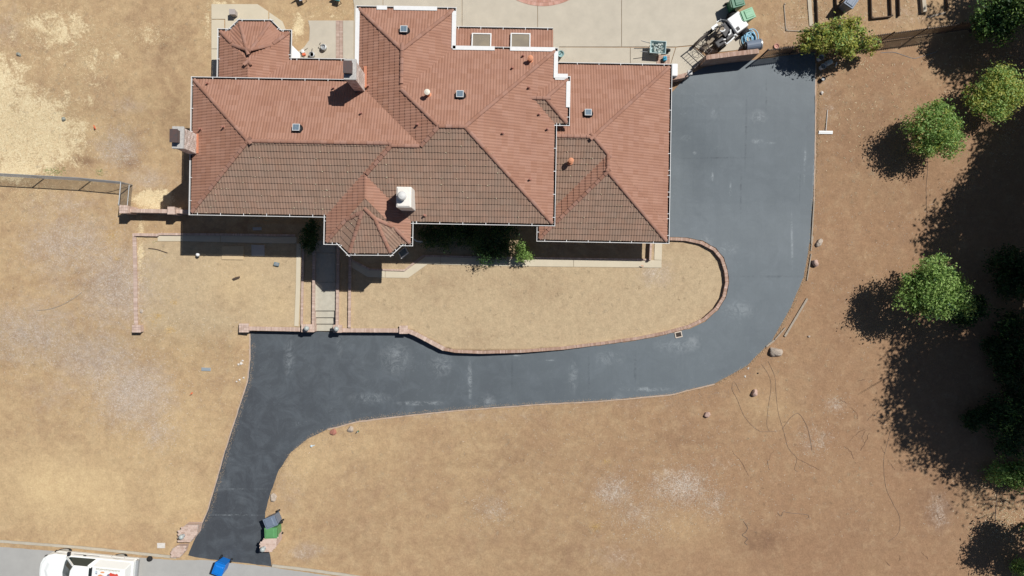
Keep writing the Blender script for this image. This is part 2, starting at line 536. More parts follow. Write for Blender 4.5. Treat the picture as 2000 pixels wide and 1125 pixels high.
# ------------------------------------------------------------------ driveway
def asphalt_mat():
    m = bpy.data.materials.new('sealed_asphalt')
    t, b = nodes_of(m); L = t.links.new
    geo = N(t, 'ShaderNodeNewGeometry')
    def noise(scale, detail=8, rough=.65, vec=None, dist=0):
        n = N(t, 'ShaderNodeTexNoise', i_Scale=scale, i_Detail=detail, i_Roughness=rough, i_Distortion=dist)
        L(vec or geo.outputs['Position'], n.inputs['Vector']); return n.outputs['Fac']
    def mp(x, a, bb, c=0.0, d=1.0):
        r = N(t, 'ShaderNodeMapRange'); L(x, r.inputs[0])
        r.inputs[1].default_value = a; r.inputs[2].default_value = bb; r.inputs[3].default_value = c; r.inputs[4].default_value = d
        return r.outputs[0]
    def mul(x, y):
        q = N(t, 'ShaderNodeMath', operation='MULTIPLY'); L(x, q.inputs[0])
        if isinstance(y, float): q.inputs[1].default_value = y
        else: L(y, q.inputs[1])
        return q.outputs[0]
    def mix(f, a, bb):
        q = N(t, 'ShaderNodeMix', data_type='RGBA')
        L(f, q.inputs[0])
        for s, k in ((a, 6), (bb, 7)):
            if isinstance(s, tuple): q.inputs[k].default_value = c4(s)
            else: L(s, q.inputs[k])
        return q.outputs[2]
    sp = N(t, 'ShaderNodeSeparateXYZ'); L(geo.outputs['Position'], sp.inputs[0])
    # sun sheen put into the coat colour: paler towards the garage court
    ad = N(t, 'ShaderNodeMath', operation='MULTIPLY_ADD'); L(sp.outputs[1], ad.inputs[0]); ad.inputs[1].default_value = .75; L(sp.outputs[0], ad.inputs[2])
    sheen = mp(ad.outputs[0], -22, 4)
    wn = N(t, 'ShaderNodeMath', operation='ADD'); L(sheen, wn.inputs[0]); L(mp(noise(.25, 5), .3, .7, -.12, .12), wn.inputs[1])
    base = mix(mp(wn.outputs[0], 0, 1), (.046, .051, .059), (.122, .143, .156))
    base = mix(mul(mp(noise(.8, 8, .75, None, .8), .46, .75), .4), base, (.17, .195, .215))
    base = mix(mul(mp(noise(.5, 8, .75, None, .8), .5, .28), .3), base, (.075, .09, .105))
    mpn = N(t, 'ShaderNodeMapping'); mpn.inputs['Scale'].default_value = (2.2, .16, 1); L(geo.outputs['Position'], mpn.inputs['Vector'])
    base = mix(mul(mp(noise(1.0, 7, .7, mpn.outputs[0], .6), .48, .75), .22), base, (.085, .102, .118))
    mp2 = N(t, 'ShaderNodeMapping'); mp2.inputs['Scale'].default_value = (.16, 2.0, 1); L(geo.outputs['Position'], mp2.inputs['Vector'])
    base = mix(mul(mp(noise(1.0, 6, .6, mp2.outputs[0]), .5, .75), .06), base, (.07, .078, .09))
    # pale scuffs and dust spots
    sc = mul(mp(noise(3.5, 10, .82, None, 1.0), .58, .72), mp(noise(.5, 4), .46, .62))
    base = mix(mul(sc, .5), base, (.34, .37, .38))
    vo = N(t, 'ShaderNodeTexVoronoi', i_Scale=.30); L(geo.outputs['Position'], vo.inputs['Vector'])
    du = mul(mp(vo.outputs['Distance'], .17, .03), mp(noise(2.5, 8, .75, None, .8), .42, .62))
    base = mix(mul(du, .45), base, (.36, .38, .39))
    brk = mp(noise(1.7, 12, .85, None, 1.5), .46, .60)
    def mark(px, py, rx, ry, col, amt):
        nonlocal base
        q = P(px, py)
        sub = N(t, 'ShaderNodeVectorMath', operation='SUBTRACT'); L(geo.outputs['Position'], sub.inputs[0]); sub.inputs[1].default_value = (q.x, q.y, 0)
        ml = N(t, 'ShaderNodeVectorMath', operation='MULTIPLY'); L(sub.outputs[0], ml.inputs[0]); ml.inputs[1].default_value = (S33 / rx, S33 / ry, 0)
        ln = N(t, 'ShaderNodeVectorMath', operation='LENGTH'); L(ml.outputs[0], ln.inputs[0])
        base = mix(mul(mul(mp(ln.outputs['Value'], 1.0, .25), brk), amt), base, col)
    pale = (.40, .43, .44); dk = (.055, .065, .075)
    for m_ in ((1524, 147, 22, 12), (1580, 150, 20, 16), (917, 745, 6, 52), (1010, 695, 16, 2.2), (1075, 704, 12, 2), (660, 665, 8, 40), (770, 700, 40, 40), (720, 780, 50, 14), (1340, 272, 14, 8), (1474, 278, 14, 6), (1500, 282, 12, 3),
               (1568, 320, 3, 45), (1586, 330, 2.5, 60), (1420, 485, 26, 16), (1440, 605, 40, 22), (1320, 675, 50, 18), (1120, 735, 12, 40), (1390, 345, 3, 12), (1425, 372, 3, 20), (1355, 300, 5, 4), (1475, 232, 22, 16), (1390, 225, 8, 14), (860, 715, 30, 30),
               (1190, 700, 34, 20), (1545, 470, 3, 70), (1260, 760, 60, 6), (820, 790, 60, 6), (560, 700, 14, 50), (455, 1012, 80, 1.6), (470, 960, 60, 1.4)): mark(*m_, pale, .60 if min(m_[2], m_[3]) < 7 else .34)
    for m_ in ((1452, 260, 3, 90), (1445, 380, 3, 60), (1400, 310, 90, 2.2), (1490, 190, 3, 40), (640, 740, 3, 90), (1000, 735, 3, 50), (1500, 540, 90, 3), (1560, 360, 1.2, 50), (540, 860, 70, 3), (480, 900, 60, 4), (1150, 730, 3, 50), (1240, 715, 4, 50), (590, 690, 80, 3)): mark(*m_, dk, .75)
    gr = noise(60, 3, .8)
    base = mix(mul(mp(gr, .45, .8), .25), base, (.20, .215, .225))
    L(base, b.inputs['Base Color'])
    b.inputs['Roughness'].default_value = .62
    b.inputs['Specular IOR Level'].default_value = .35
    bp = N(t, 'ShaderNodeBump', i_Strength=.25, i_Distance=.01); L(gr, bp.inputs['Height']); L(bp.outputs[0], b.inputs['Normal'])
    return m
M_asph = asphalt_mat()
DRIVE = [(489, 648), (489, 700), (484, 745), (466, 800), (440, 880), (420, 950), (405, 1000), (386, 1040), (367, 1085), (400, 1091), (530, 1106),
         (528, 1085), (521, 1062), (516, 1040), (518, 1000), (529, 960), (545, 918), (567, 885), (600, 857), (640, 838), (700, 822), (790, 811),
         (900, 800), (1050, 789), (1180, 782), (1310, 770), (1396, 749), (1458, 715), (1508, 665), (1545, 600), (1570, 540), (1582, 470), (1588, 390),
         (1591, 290), (1592, 101), (1486, 115), (1400, 126), (1372, 132), (1342, 149), (1312, 180), (1280, 200), (1280, 462), (1306, 463), (1342, 464),
         (1372, 470), (1398, 484), (1414, 503), (1422, 529), (1424, 552), (1418, 582), (1403, 605), (1377, 628), (1346, 642), (1300, 654),
         (1250, 664), (1180, 674), (1100, 684), (1020, 690), (940, 692), (888, 690), (864, 685), (826, 663), (790, 647), (656, 648), (612, 648)]
drive = sheet('driveway', DRIVE, M_asph, .03, step=.7, jag=.55)
struct(drive)

def strip_pts(pts, w):
    out_l, out_r = [], []
    n = len(pts)
    for i in range(n):
        p = Vector(pts[i])
        a = (p - Vector(pts[i - 1])).normalized() if i > 0 else None
        b = (Vector(pts[i + 1]) - p).normalized() if i < n - 1 else None
        if a is None: d = b
        elif b is None: d = a
        else: d = (a + b).normalized()
        nrm = Vector((-d.y, d.x))
        k = 1.0
        if a is not None and b is not None: k = 1 / max(.5, d.dot(a))
        out_l.append(tuple(p + nrm * w / 2 * k)); out_r.append(tuple(p - nrm * w / 2 * k))
    return out_l + out_r[::-1]

# thin timber and mortar edging along the open sides of the drive
M_edge = mat('edging_board', (.52, .40, .31), .9, (.42, .30, .22), 5)
for pl in ([(488, 652), (488, 700), (483, 746), (465, 801), (439, 881), (419, 951), (404, 1001), (385, 1041)],
           [(640, 839), (700, 823.5), (790, 812.5), (900, 801.5), (1050, 790.5), (1180, 783.5), (1310, 771.5), (1396, 750)],
           [(1590, 392), (1592.5, 290), (1593.5, 124)]):
    e = sheet('driveway_edging', strip_pts(pl, 2.2), M_edge, .034, jag=.5)
    struct(e)

# ------------------------------------------------------------------ street with kerb strip
street = sheet('street', [(-150, 1062), (0, 1068), (150, 1080), (340, 1094), (400, 1093.5), (530, 1108), (640, 1124), (760, 1140), (760, 1250), (-150, 1250)], M_street, .022, jag=.4)
struct(street)
M_kerb = mat('kerb_concrete', (.50, .45, .36), .9, (.42, .37, .29), 3, bump=.3)
for pl in ([(-150, 1046), (0, 1056.5), (150, 1068), (250, 1078), (345, 1088)], [(532, 1104), (600, 1112), (680, 1123), (760, 1136)]):
    k = sheet('kerb', strip_pts(pl, 5), M_kerb, .02, thick=.07, jag=.3); struct(k)

# ------------------------------------------------------------------ concrete: back patio slabs, front paths, entry walk with steps
def slab_set(name, polys, m, dz=.03, zf=None):
    root = bpy.data.objects.new(name, None); COL.objects.link(root); struct(root)
    for p in polys: sheet('slab', p, m, dz, zf, step=1.6, parent=root)
    return root
g = .5
slab_set('patio', [
    [(660, -70), (748 - g, -70), (748 - g, 140), (692, 140), (692, 41), (692, 12), (690, 0)],
    [(748 + g, -70), (902, -70), (902, 92), (748 + g, 92)],
    [(902 + 2 * g, -70), (1050 - g, -70), (1050 - g, 120), (902 + 2 * g, 120)],
    [(1050 + g, -70), (1214 - g, -70), (1214 - g, 91), (1092, 91), (1092, 120), (1050 + g, 120)],
    [(1214 + g, -70), (1452, -70), (1438, 14), (1446, 44), (1462, 62), (1466, 92), (1436, 98), (1380, 104), (1352, 88), (1320, 91), (1214 + g, 91)],
    [(1092, 92.5), (1231 - g, 93), (1231 - g, 135), (1092, 135)],
    [(1231 + g, 93), (1319, 93), (1306, 135), (1231 + g, 135)],
    [(1320.5, 93), (1352, 90), (1378, 112), (1344, 142), (1300, 165), (1307.5, 135)]], M_conc)
slab_set('side_path', [[(413, 8), (503, 8), (524, 22), (524, 60), (440, 60), (440, 37), (413, 37)],
                       [(413, 38.5), (438, 38.5), (438, 95), (413, 95)], [(413, 96), (438, 96), (438, 156), (413, 156)],
                       [(526, 24), (552, 42), (560, 62), (526, 62)]], M_conc2)
slab_set('courtyard', [[(602, 40), (656, 40), (656, 128), (572, 128), (577, 105), (594, 92), (604, 78), (605, 55)],
                       [(670, 40), (691, 40), (691, 128), (670, 128)]], M_conc)
# brick band across the courtyard
def brick_band(name, a, b, w_m, zf, dz, m, rows=2, kind='structure'):
    A = PG(*a, dz, zf); B = PG(*b, dz, zf)
    d = (B - A); L = d.length; d.normalize(); nrm = Vector((-d.y, d.x, 0))
    mb = MB(); n = int(L / .075)
    for i in range(n):
        for r in range(rows):
            c = A + d * (i + .5) * L / n + nrm * ((r + .5) / rows - .5) * w_m
            mb.box((c.x, c.y, zf(c.x, c.y) + dz), (.064, w_m / rows - .012, .05), rz=math.atan2(d.y, d.x))
    o = mb.build(name, m); o['kind'] = 'structure'
    return o
brick_band('brick_band', (663, 40), (663, 128), .40, z_out, .02, M_brick)
# round brick circle at the top edge of the patio
def brick_circle():
    c = PG(1060, -106, .02, z_out)
    mb = MB(); r = 3.42
    while r > 1.0:
        n = int(2 * math.pi * r / .11)
        for i in range(n):
            a = 2 * math.pi * i / n
            mb.box((c.x + math.cos(a) * r, c.y + math.sin(a) * r, z_out(c.x + math.cos(a) * r, c.y + math.sin(a) * r) + .025), (.205, .10, .04), rz=a)
        r -= .215
    o = mb.build('brick_circle', mat('patio_brick', (.50, .25, .19), .9, (.55, .33, .26), 5, tint=.25)); struct(o)
brick_circle()

zyard = lambda x, y: 0.0
PW = 14.5
pathr = [[(684, 512), (720, 533.5), (752, 535)], [(752.8, 535), (795, 535.5), (833, 508.5), (860, 509.5)], [(860.8, 509.5), (992, 512.5)], [(992.8, 512.5), (1120, 513.8)],
         [(1120.8, 513.8), (1292, 515.5)], [(1285, 507.5), (1286, 480), (1287, 462)]]
PATH = bpy.data.objects.new('garden_path', None); COL.objects.link(PATH); struct(PATH)
for i, pl in enumerate(pathr):
    sheet('slab', strip_pts(pl, PW), M_conc2, .03 + .004 * (i == 5), zyard, parent=PATH)
sheet('slab', strip_pts([(308, 464.5), (352, 464.5), (430, 466)], 13), M_conc2, .03, ground_z, parent=PATH)
sheet('slab', strip_pts([(431, 466), (500, 468), (579, 469)], 13), M_conc2, .03, ground_z, parent=PATH)
sheet('slab', strip_pts([(583.5, 476), (582, 560), (579, 637)], 8.5), M_conc2, .034, zyard, parent=PATH)

WALK = bpy.data.objects.new('entry_walk', None); COL.objects.link(WALK); struct(WALK)
def wslab(name, x0, y0, x1, y1, z, th=.12):
    mb = MB()
    a, b, c, d = P(x0, y0, z), P(x1, y0, z), P(x1 - .5, y1, z), P(x0 - .5, y1, z)
    mb.prism([(d.x, d.y), (c.x, c.y), (b.x, b.y), (a.x, a.y)], z - th, z)
    return mb.build(name, M_step, WALK, bevel=.01)
for (y0, y1) in ((470, 493.6), (494.2, 550.6), (551.2, 606.8)): wslab('slab', 615, y0, 656, y1, .03)
for i, (y0, y1) in enumerate(((607, 620), (620, 632.5), (632.5, 646.5))): wslab('step', 615.5, y0, 656, y1, .03 - .115 * (i + 1), .3)

# ------------------------------------------------------------------ brick walls
def brick_wall(label, pts, zb, zt, w, m=M_brick, cat='brick wall', name='brick_wall', body=M_mortar, pale=.06, base=None):
    """pts are pixels of the wall's top centre line; zb, zt: functions (x, y) -> base and top height"""
    zt_ = zt if callable(zt) else (lambda x, y: zt)
    zb_ = zb if callable(zb) else (lambda x, y: zb)
    W = [PG(p[0], p[1], 0, zt_) for p in pts]
    root = thing(name, label, cat, (W[0].x, W[0].y, zb_(W[0].x, W[0].y)))
    o0 = Vector(root.location)
    # resample
    line = []
    for i in range(len(W) - 1):
        n = max(1, int((W[i + 1] - W[i]).length / .25))
        for k in range(n): line.append(W[i].lerp(W[i + 1], k / n))
    line.append(W[-1])
    mb = MB()
    for i in range(len(line) - 1):
        a, b = line[i], line[i + 1]
        d = (b - a); d.z = 0; L = d.length; d.normalize(); ang = math.atan2(d.y, d.x)
        c = (a + b) / 2
        t = zt_(c.x, c.y) - .055; bt = zb_(c.x, c.y) - .15
        h = max(.05, t - bt)
        k = 0
        while h > .001:
            hh = min(.075, h)
            mb.box((c.x - o0.x, c.y - o0.y, t - hh / 2 - o0.z + .001), (L + .02 + .004 * (i % 2), w - .02 - .012 * (k % 2) - .003 * (i % 2), hh - .008), rz=ang)
            mb.box((c.x - o0.x, c.y - o0.y, t - hh - o0.z), (L + .01, w - .06, .016), rz=ang)
            t -= hh; h -= hh; k += 1
            if k > 22: break
    mb.build('wall_body', m, root)
    # rowlock coping: one brick every 75 mm
    mb = MB()
    tot = 0
    acc = .04
    for i in range(len(line) - 1):
        a, b = line[i], line[i + 1]
        L = (b - a).length; d = (b - a).normalized(); ang = math.atan2(d.y, d.x)
        while acc < L:
            c = a + d * acc
            z = zt_(c.x, c.y)
            tt = random.random()
            if random.random() < pale: tt = 1.5
            mb.box((c.x - o0.x, c.y - o0.y, z - .03 - o0.z + random.uniform(-.004, .004)), (.066, w + random.uniform(-.008, .008), .06), rz=ang + random.uniform(-.02, .02), tint=tt)
            acc += .075
        acc -= L
    o = mb.build('coping_bricks', m, root); o['kind'] = 'stuff'
    mb = MB()
    for i in range(len(line) - 1):
        a, b = line[i], line[i + 1]
        d = (b - a); L = d.length; ang = math.atan2(d.y, d.x); c = (a + b) / 2
        mb.box((c.x - o0.x, c.y - o0.y, zt_(c.x, c.y) - .036 - o0.z), (L + .004, w - .03, .046), rz=ang)
    mb.build('mortar_bed', body, root)
    return root

curb_top = lambda x, y: max(0.0, z_out(x, y)) + .09
CURB = [(1300, 466), (1340, 467.5), (1370, 474), (1395, 487), (1410, 505), (1418, 530), (1420, 552), (1414, 580), (1400, 602), (1375, 624),
        (1345, 638), (1300, 650), (1250, 660), (1180, 670), (1100, 680), (1020, 686), (940, 688), (890, 686), (868, 682)]
brick_wall('long curved orange brick kerb looping round the bare lawn', CURB, lambda x, y: min(0, z_out(x, y)), curb_top, .18, M_brick2, 'brick kerb', 'brick_kerb', pale=.03)
brick_wall('short slanting stepped brick wall between the pillar and the curved kerb', [(796, 646), (812, 652.5), (830, 662), (850, 672.5), (868, 682)], z_out,
           lambda x, y: .12 - .02 * ((gx_(x) - 796) // 18), .25)
brick_wall('low brick retaining wall left of the entry steps', [(484, 641.5), (586, 643.5)], z_out, .08, .24)
brick_wall('low brick retaining wall right of the entry steps', [(668, 645), (780, 645.5)], z_out, .08, .24)
brick_wall('thin brick planter wall along the left planter, beside the cream path', [(592, 470), (589, 635)], -.1, .10, .14, name='planter_wall', cat='planter wall')
brick_wall('brick planter wall directly left of the entry walk', [(613, 480), (611.5, 636)], -.5, .22, .16, name='planter_wall', cat='planter wall')
brick_wall('brick planter wall directly right of the entry walk', [(660, 480), (658, 636)], -.5, .22, .16, name='planter_wall', cat='planter wall')
brick_wall('brick planter wall at the left edge of the loop lawn', [(683.5, 500), (682, 640)], -.1, .16, .16, name='planter_wall', cat='planter wall')
brick_wall('tall brick garden wall running from chain-link fence to the house', [(250, 411), (330, 412.5), (372, 413.5)], ground_z, lambda x, y: ground_z(x, y) + .85, .22, pale=.15)
brick_wall('flush brick edging line between the two dry lawns', [(262, 456), (264, 540), (266, 636)], ground_z, lambda x, y: ground_z(x, y) + .07, .22, name='brick_edging', cat='brick edging', pale=.1)
brick_wall('short grey brick edging under the garden wall', [(262, 458), (308, 459)], ground_z, lambda x, y: ground_z(x, y) + .16, .17, name='brick_edging', cat='brick edging')
brick_wall('low brick edging in the shade under the left eave', [(308, 457), (430, 458), (575, 459.5)], ground_z, lambda x, y: ground_z(x, y) + .12, .13, name='brick_edging', cat='brick edging')
brick_wall('reddish brick wall between patio and asphalt court', [(1379, 112), (1430, 105.5), (1482, 99.5)], z_out, lambda x, y: z_out(x, y) + 1.3, .26, M_brick2, pale=.0)
brick_wall('low brick stub wall from the house corner to the iron gate', [(1312, 152), (1330, 149), (1343, 145)], z_out, lambda x, y: z_out(x, y) + .7, .24, M_brick2, pale=.0)
brick_wall('low brick planting-bed edge below the bay window path', [(688, 508), (722, 526), (790, 528), (826, 499.5), (992, 503), (1270, 507)], -.1, .1, .1, name='brick_edging', cat='brick edging')
brick_wall('short brick bed edge at the garage wing corner', [(1270, 508), (1272, 470)], -.1, .34, .12, name='brick_edging', cat='brick edging')

def pillar(label, px, py, sx, sy, h, lamp=False, rz=0.0, name='brick_pillar', m=M_brick, base_z=None, ball=.15):
    p = PG(px, py)
    # pixel marks the pillar top
    z0 = base_z if base_z is not None else ground_z(p.x, p.y)
    q = P(px, py, z0 + h)
    root = thing(name, label, 'brick pillar', (q.x, q.y, z0), rz, 'brick pillars')
    mb = MB(); z = -.1; k = 0
    while z < h - .06:
        mb.box((0, 0, z + .035), (sx - .012 * (k % 2), sy - .012 * (k % 2), .066))
        mb.box((0, 0, z + .0725), (sx - .05, sy - .05, .012))
        z += .075; k += 1
    mb.build('shaft', m, root)
    mb = MB()
    nx = max(2, int(sx / .11)); ny = max(2, int(sy / .11))
    for i in range(nx):
        for j in range(ny):
            mb.box(((i + .5) / nx * (sx + .05) - (sx + .05) / 2, (j + .5) / ny * (sy + .05) - (sy + .05) / 2, h - .035), ((sx + .05) / nx - .01, (sy + .05) / ny - .01, .066 + random.uniform(0, .006)),
                   tint=random.choice([random.random(), random.random(), 1.2]))
    o = mb.build('cap_bricks', m, root); o['kind'] = 'stuff'
    if lamp:
        mb = MB()
        mb.lathe((0, 0, h - .01), [(.10, 0), (.10, .04), (.05, .06), (.05, .11)], 14)
        b = mb.build('lamp_base', M_metal, root)
        mb = MB()
        prof = [(ball * math.sin(math.pi * i / 10) + .002, .10 + ball - ball * math.cos(math.pi * i / 10)) for i in range(11)]
        mb.lathe((0, 0, h), prof, 18)
        mb.build('globe', mat('grey_globe', (.42, .45, .43), .35, (.36, .39, .37), 8, spec=.5), root, smooth=True)
    return root
pillar('square brick pillar at the left end of the front wall', 476, 640.5, .52, .48, .62, base_z=-.45)
pillar('wide brick pillar with grey globe left of the entry steps', 601, 641, .72, .42, .74, True, base_z=-.45)
pillar('brick pillar with grey globe right of the entry steps', 659, 642, .48, .42, .74, True, base_z=-.45)
pillar('square brick pillar where the front wall bends towards the kerb', 788, 644, .46, .44, .66, base_z=-.45)
pillar('pale brick pillar at the chain-link gate', 241, 408.5, .44, .42, 1.15)
pillar('pale brick pillar in the garden wall near the house', 334, 411, .38, .40, 1.1)
pillar('small square brick pillar ending the flush edging line', 266, 642, .46, .40, .4)
# entrance piers: clipped octagonal piers with side wing
def pier(label, px, py, poly, h, lamp):
    p = PG(px, py); z0 = ground_z(p.x, p.y); q = P(px, py, z0 + h)
    root = thing('entrance_pier', label, 'brick pier', (q.x, q.y, z0), 0, 'entrance piers')
    mb = MB(); z = -.1; k = 0
    pts = [(a / S33, -b / S33) for a, b in poly]
    area = sum(pts[i][0] * pts[(i + 1) % len(pts)][1] - pts[(i + 1) % len(pts)][0] * pts[i][1] for i in range(len(pts)))
    if area < 0: pts = pts[::-1]
    while z < h - .07:
        s = 1 - .02 * (k % 2)
        mb.prism([(a * s, b * s) for a, b in pts], z, z + .068)
        mb.prism([(a * .95, b * .95) for a, b in pts], z + .068, z + .075)
        z += .075; k += 1
    mb.build('shaft', M_brick, root)
    mb = MB()
    xs = [a for a, b in pts]; ys = [b for a, b in pts]
    n = 0
    y = min(ys) + .05
    while y < max(ys):
        x = min(xs) + .05 + (.05 if n % 2 else 0)
        while x < max(xs):
            if in_poly(np.array([x]), np.array([y]), pts)[0]:
                mb.box((x, y, h - .03), (.175, .092, .06 + random.uniform(0, .01)), tint=random.choice([random.random(), 1.0, 1.2]))
            x += .19
        y += .1; n += 1
    o = mb.build('cap_bricks', M_brick, root); o['kind'] = 'stuff'
    mb = MB(); mb.prism([(a * .98, b * .98) for a, b in pts], h - .07, h - .012); mb.build('mortar_bed', M_mortar, root)
    if lamp:
        lx, ly = lamp[0] / S33, -lamp[1] / S33
        mb = MB(); mb.lathe((lx, ly, h - .01), [(.11, 0), (.11, .04), (.06, .06), (.06, .12)], 14); mb.build('lamp_base', M_metal, root)
        mb = MB(); b = .15
        mb.lathe((lx, ly, h), [(b * math.sin(math.pi * i / 10) + .002, .10 + b - b * math.cos(math.pi * i / 10)) for i in range(11)], 18)
        mb.build('globe', MATS['grey_globe'], root, smooth=True)
    return root
pier('large brick entrance pier with globe left of the driveway mouth', 368, 1042, [(-20, 17), (-20, -4), (-6, -17), (20, -17), (17, 0), (4, 17)], .55, (-10, 4))
pier('small clipped brick pier beside the street kerb', 350, 1077, [(-16, 12), (-14, -5), (-4, -11), (14, -11), (9, 3), (1, 12)], .4, None)
pier('brick entrance pier with globe right of the driveway mouth', 524, 1064, [(-16, 14), (-15, -4), (-8, -12), (18, -17), (16, 0), (6, 14)], .95, (-8, 6))

# ------------------------------------------------------------------ the house
TH = R(-1.0)
W0 = Vector(P(840, 290, 0))
house = thing('house', 'large single-storey house with hipped terracotta tile roofs and white gutters', 'house', W0, TH)
Ri = Matrix.Rotation(-TH, 3, 'Z')
def LP(px, py, z):
    """pixel at height z -> house-local point"""
    return Ri @ (P(px, py, z) - W0)
def Lu(px, py, z): return LP(px, py, z).x
def Lv(px, py, z): return LP(px, py, z).y
EM, EW, EN, EP = 4.25, 2.0, 2.85, 3.0
PITCH = .435
IN = .165      # gutter width: roof edge stays this far inside the white gutter line

class Block:
    def __init__(s, name, planes, cuts, e, ghost=()):
        s.ghost = set(ghost)
        """planes: (pt, inward normal, pitch) ; cuts: (pt, inward normal) vertical limits"""
        s.name = name; s.e = e
        s.pl = [(Vector(p), Vector(n).normalized(), k) for p, n, k in planes]
        s.cuts = [(Vector(p), Vector(n).normalized()) for p, n in cuts]
        s.facets = [s.facet(i) if i not in s.ghost else [] for i in range(len(s.pl))]
    def zi(s, i, q):
        p, n, k = s.pl[i]; return s.e + k * (q - p).dot(n)
    def inside(s, q, eps=0.0):
        for p, n, k in s.pl:
            if (q - p).dot(n) < -eps: return False
        for p, n in s.cuts:
            if (q - p).dot(n) < -eps: return False
        return True
    def z(s, q): return min(s.zi(i, q) for i in range(len(s.pl)))
    def facet(s, i):
        poly = [Vector((-60, -60)), Vector((60, -60)), Vector((60, 60)), Vector((-60, 60))]
        p, n, k = s.pl[i]
        poly = clip(poly, lambda q: (q - p).dot(n))
        for j in range(len(s.pl)):
            if j != i: poly = clip(poly, lambda q: s.zi(j, q) - s.zi(i, q))
        for cp, cn in s.cuts: poly = clip(poly, lambda q: (q - cp).dot(cn))
        return poly
def clip(poly, f):
    out = []
    for a in range(len(poly)):
        A, B = poly[a], poly[(a + 1) % len(poly)]
        fa, fb = f(A), f(B)
        if fa >= 0: out.append(A)
        if (fa >= 0) != (fb >= 0): out.append(A.lerp(B, fa / (fa - fb)))
    res = []
    for q in out:
        if not res or (q - res[-1]).length > 1e-5: res.append(q)
    if len(res) > 1 and (res[0] - res[-1]).length < 1e-5: res.pop()
    return res

def rect(name, e, w=None, ea=None, n=None, s=None, cw=None, ce=None, cn=None, cs=None, k=PITCH):
    pl, cu = [], []
    if w is not None: pl.append(((w + IN, 0), (1, 0), k))
    if ea is not None: pl.append(((ea - IN, 0), (-1, 0), k))
    if n is not None: pl.append(((0, n - IN), (0, -1), k))
    if s is not None: pl.append(((0, s + IN), (0, 1), k))
    if cw is not None: cu.append(((cw, 0), (1, 0)))
    if ce is not None: cu.append(((ce, 0), (-1, 0)))
    if cn is not None: cu.append(((0, cn), (0, -1)))
    if cs is not None: cu.append(((0, cs), (0, 1)))
    return Block(name, pl, cu, e)

uW = Lu(371.5, 285, EM); vN1 = Lv(530, 152.5, EM); vS1 = Lv(500, 422.5, EM)
uC0 = Lu(694.5, 70, EM); uC1 = Lu(891, 52, EM); vC0 = Lv(790, 13, EM)
uE = Lu(1086, 340, EM); vN3 = Lv(990, 92, EM); vS3 = Lv(945, 439.5, EM)
uB0 = Lu(632.5, 452, EM); uB1 = Lu(807, 460, EM); vB = Lv(720, 479.5, EM)
uJ = Lu(1113.5, 197, EM); vJ0 = Lv(1100, 149, EM); vJ1 = Lv(1100, 246, EM)
wW = Lu(1048, 460, EW); wE = Lu(1310, 300, EW); wN = Lv(1200, 123.5, EW); wS = Lv(1180, 474, EW)
ridge_v = wN - (wE - Lu(1160, 267, 4.1))
wS2 = 2 * ridge_v - wN
nW = Lu(424.5, 100, EN); nE = Lu(570, 85, EN); nN = Lv(500, 57, EN)
pN = Lv(985, 53, EP)

BL = {}
BL['west'] = rect('west', EM, w=uW, n=vN1, s=vS1, ce=Lu(850, 280, 5.9))
BL['bayhip'] = rect('bayhip', EM, w=uB0, n=vN1, s=vS3, ce=Lu(830, 280, 6))
BL['bay'] = rect('bay', EM, w=uB0, ea=uB1, s=vB, cn=Lv(712, 300, 6))
BL['core'] = rect('core', EM, w=uC0, ea=uE, n=vN3, s=vS3)
BL['north'] = rect('north', EM, w=uC0, ea=uC1, n=vC0, cs=Lv(783, 230, 6.4))
BL['jog'] = rect('jog', EM, ea=uJ, n=vJ0, s=vJ1, cw=Lu(1010, 200, 5.2))
BL['wing'] = rect('wing', EW, ea=wE, n=wN, s=wS2, cw=Lu(1010, 300, 3))
BL['wingsouth'] = rect('wingsouth', EW, w=wW, ea=wE, s=wS, cn=ridge_v - 1.0)
BL['nook'] = rect('nook', EN, w=nW, ea=nE, n=nN, cs=Lv(490, 175, 3.7))
BL['link'] = rect('link', EN, n=Lv(620, 114, EN), cw=Lu(520, 130, 3), ce=Lu(676, 130, 3), cs=Lv(600, 178, 3.4))
BL['porch'] = rect('porch', EP, n=pN, cw=Lu(888, 75, 3.2), ce=Lu(1080.5, 75, 3.2), cs=Lv(985, 112, 3.5), k=.28)
def octo(name, e, pts, apex_cut, n_in, w, ea):
    pl = []
    for a, b in zip(pts[:-1], pts[1:]):
        d = (b - a).normalized(); n = Vector((-d.y, d.x))
        if n.dot(n_in) < 0: n = -n
        pl.append((a + n * IN, n, PITCH))
    # straight backs so that the facets stop at the apex
    g0 = len(pl)
    pl += [((w + IN, 0), (1, 0), PITCH), ((ea - IN, 0), (-1, 0), PITCH)]
    return Block(name, pl, [(apex_cut, n_in * -1)], e, (g0, g0 + 1))
bp = [Vector(LP(x, y, EM)[:2]) for x, y in ((660, 478.5), (680, 499), (765, 499.5), (786, 480))]
BL['baytip'] = octo('baytip', EM, bp, Vector(LP(714, 350, 5.4)[:2]), Vector((0, 1)), uB0, uB1)
npx = [Vector(LP(x, y, EN)[:2]) for x, y in ((446, 57), (466, 38), (530, 38.5), (549, 57.5))]
BL['nooktip'] = octo('nooktip', EN, npx, Vector(LP(485, 170, 3.7)[:2]), Vector((0, -1)), nW, nE)

ORDER = list(BL)
def roofz(q, skip=None):
    z = -9
    for n_ in ORDER:
        if n_ == skip: continue
        b = BL[n_]
        if b.inside(q): z = max(z, b.z(q))
    return z
def PR(px, py, dz=0.0):
    """house-local point on the roof seen at that pixel"""
    z = 5.9
    while z > 0:
        q = LP(px, py, z)
        if roofz(Vector(q[:2])) >= z - .02: break
        z -= .01
    q = LP(px, py, z)
    return Vector((q.x, q.y, z + dz))

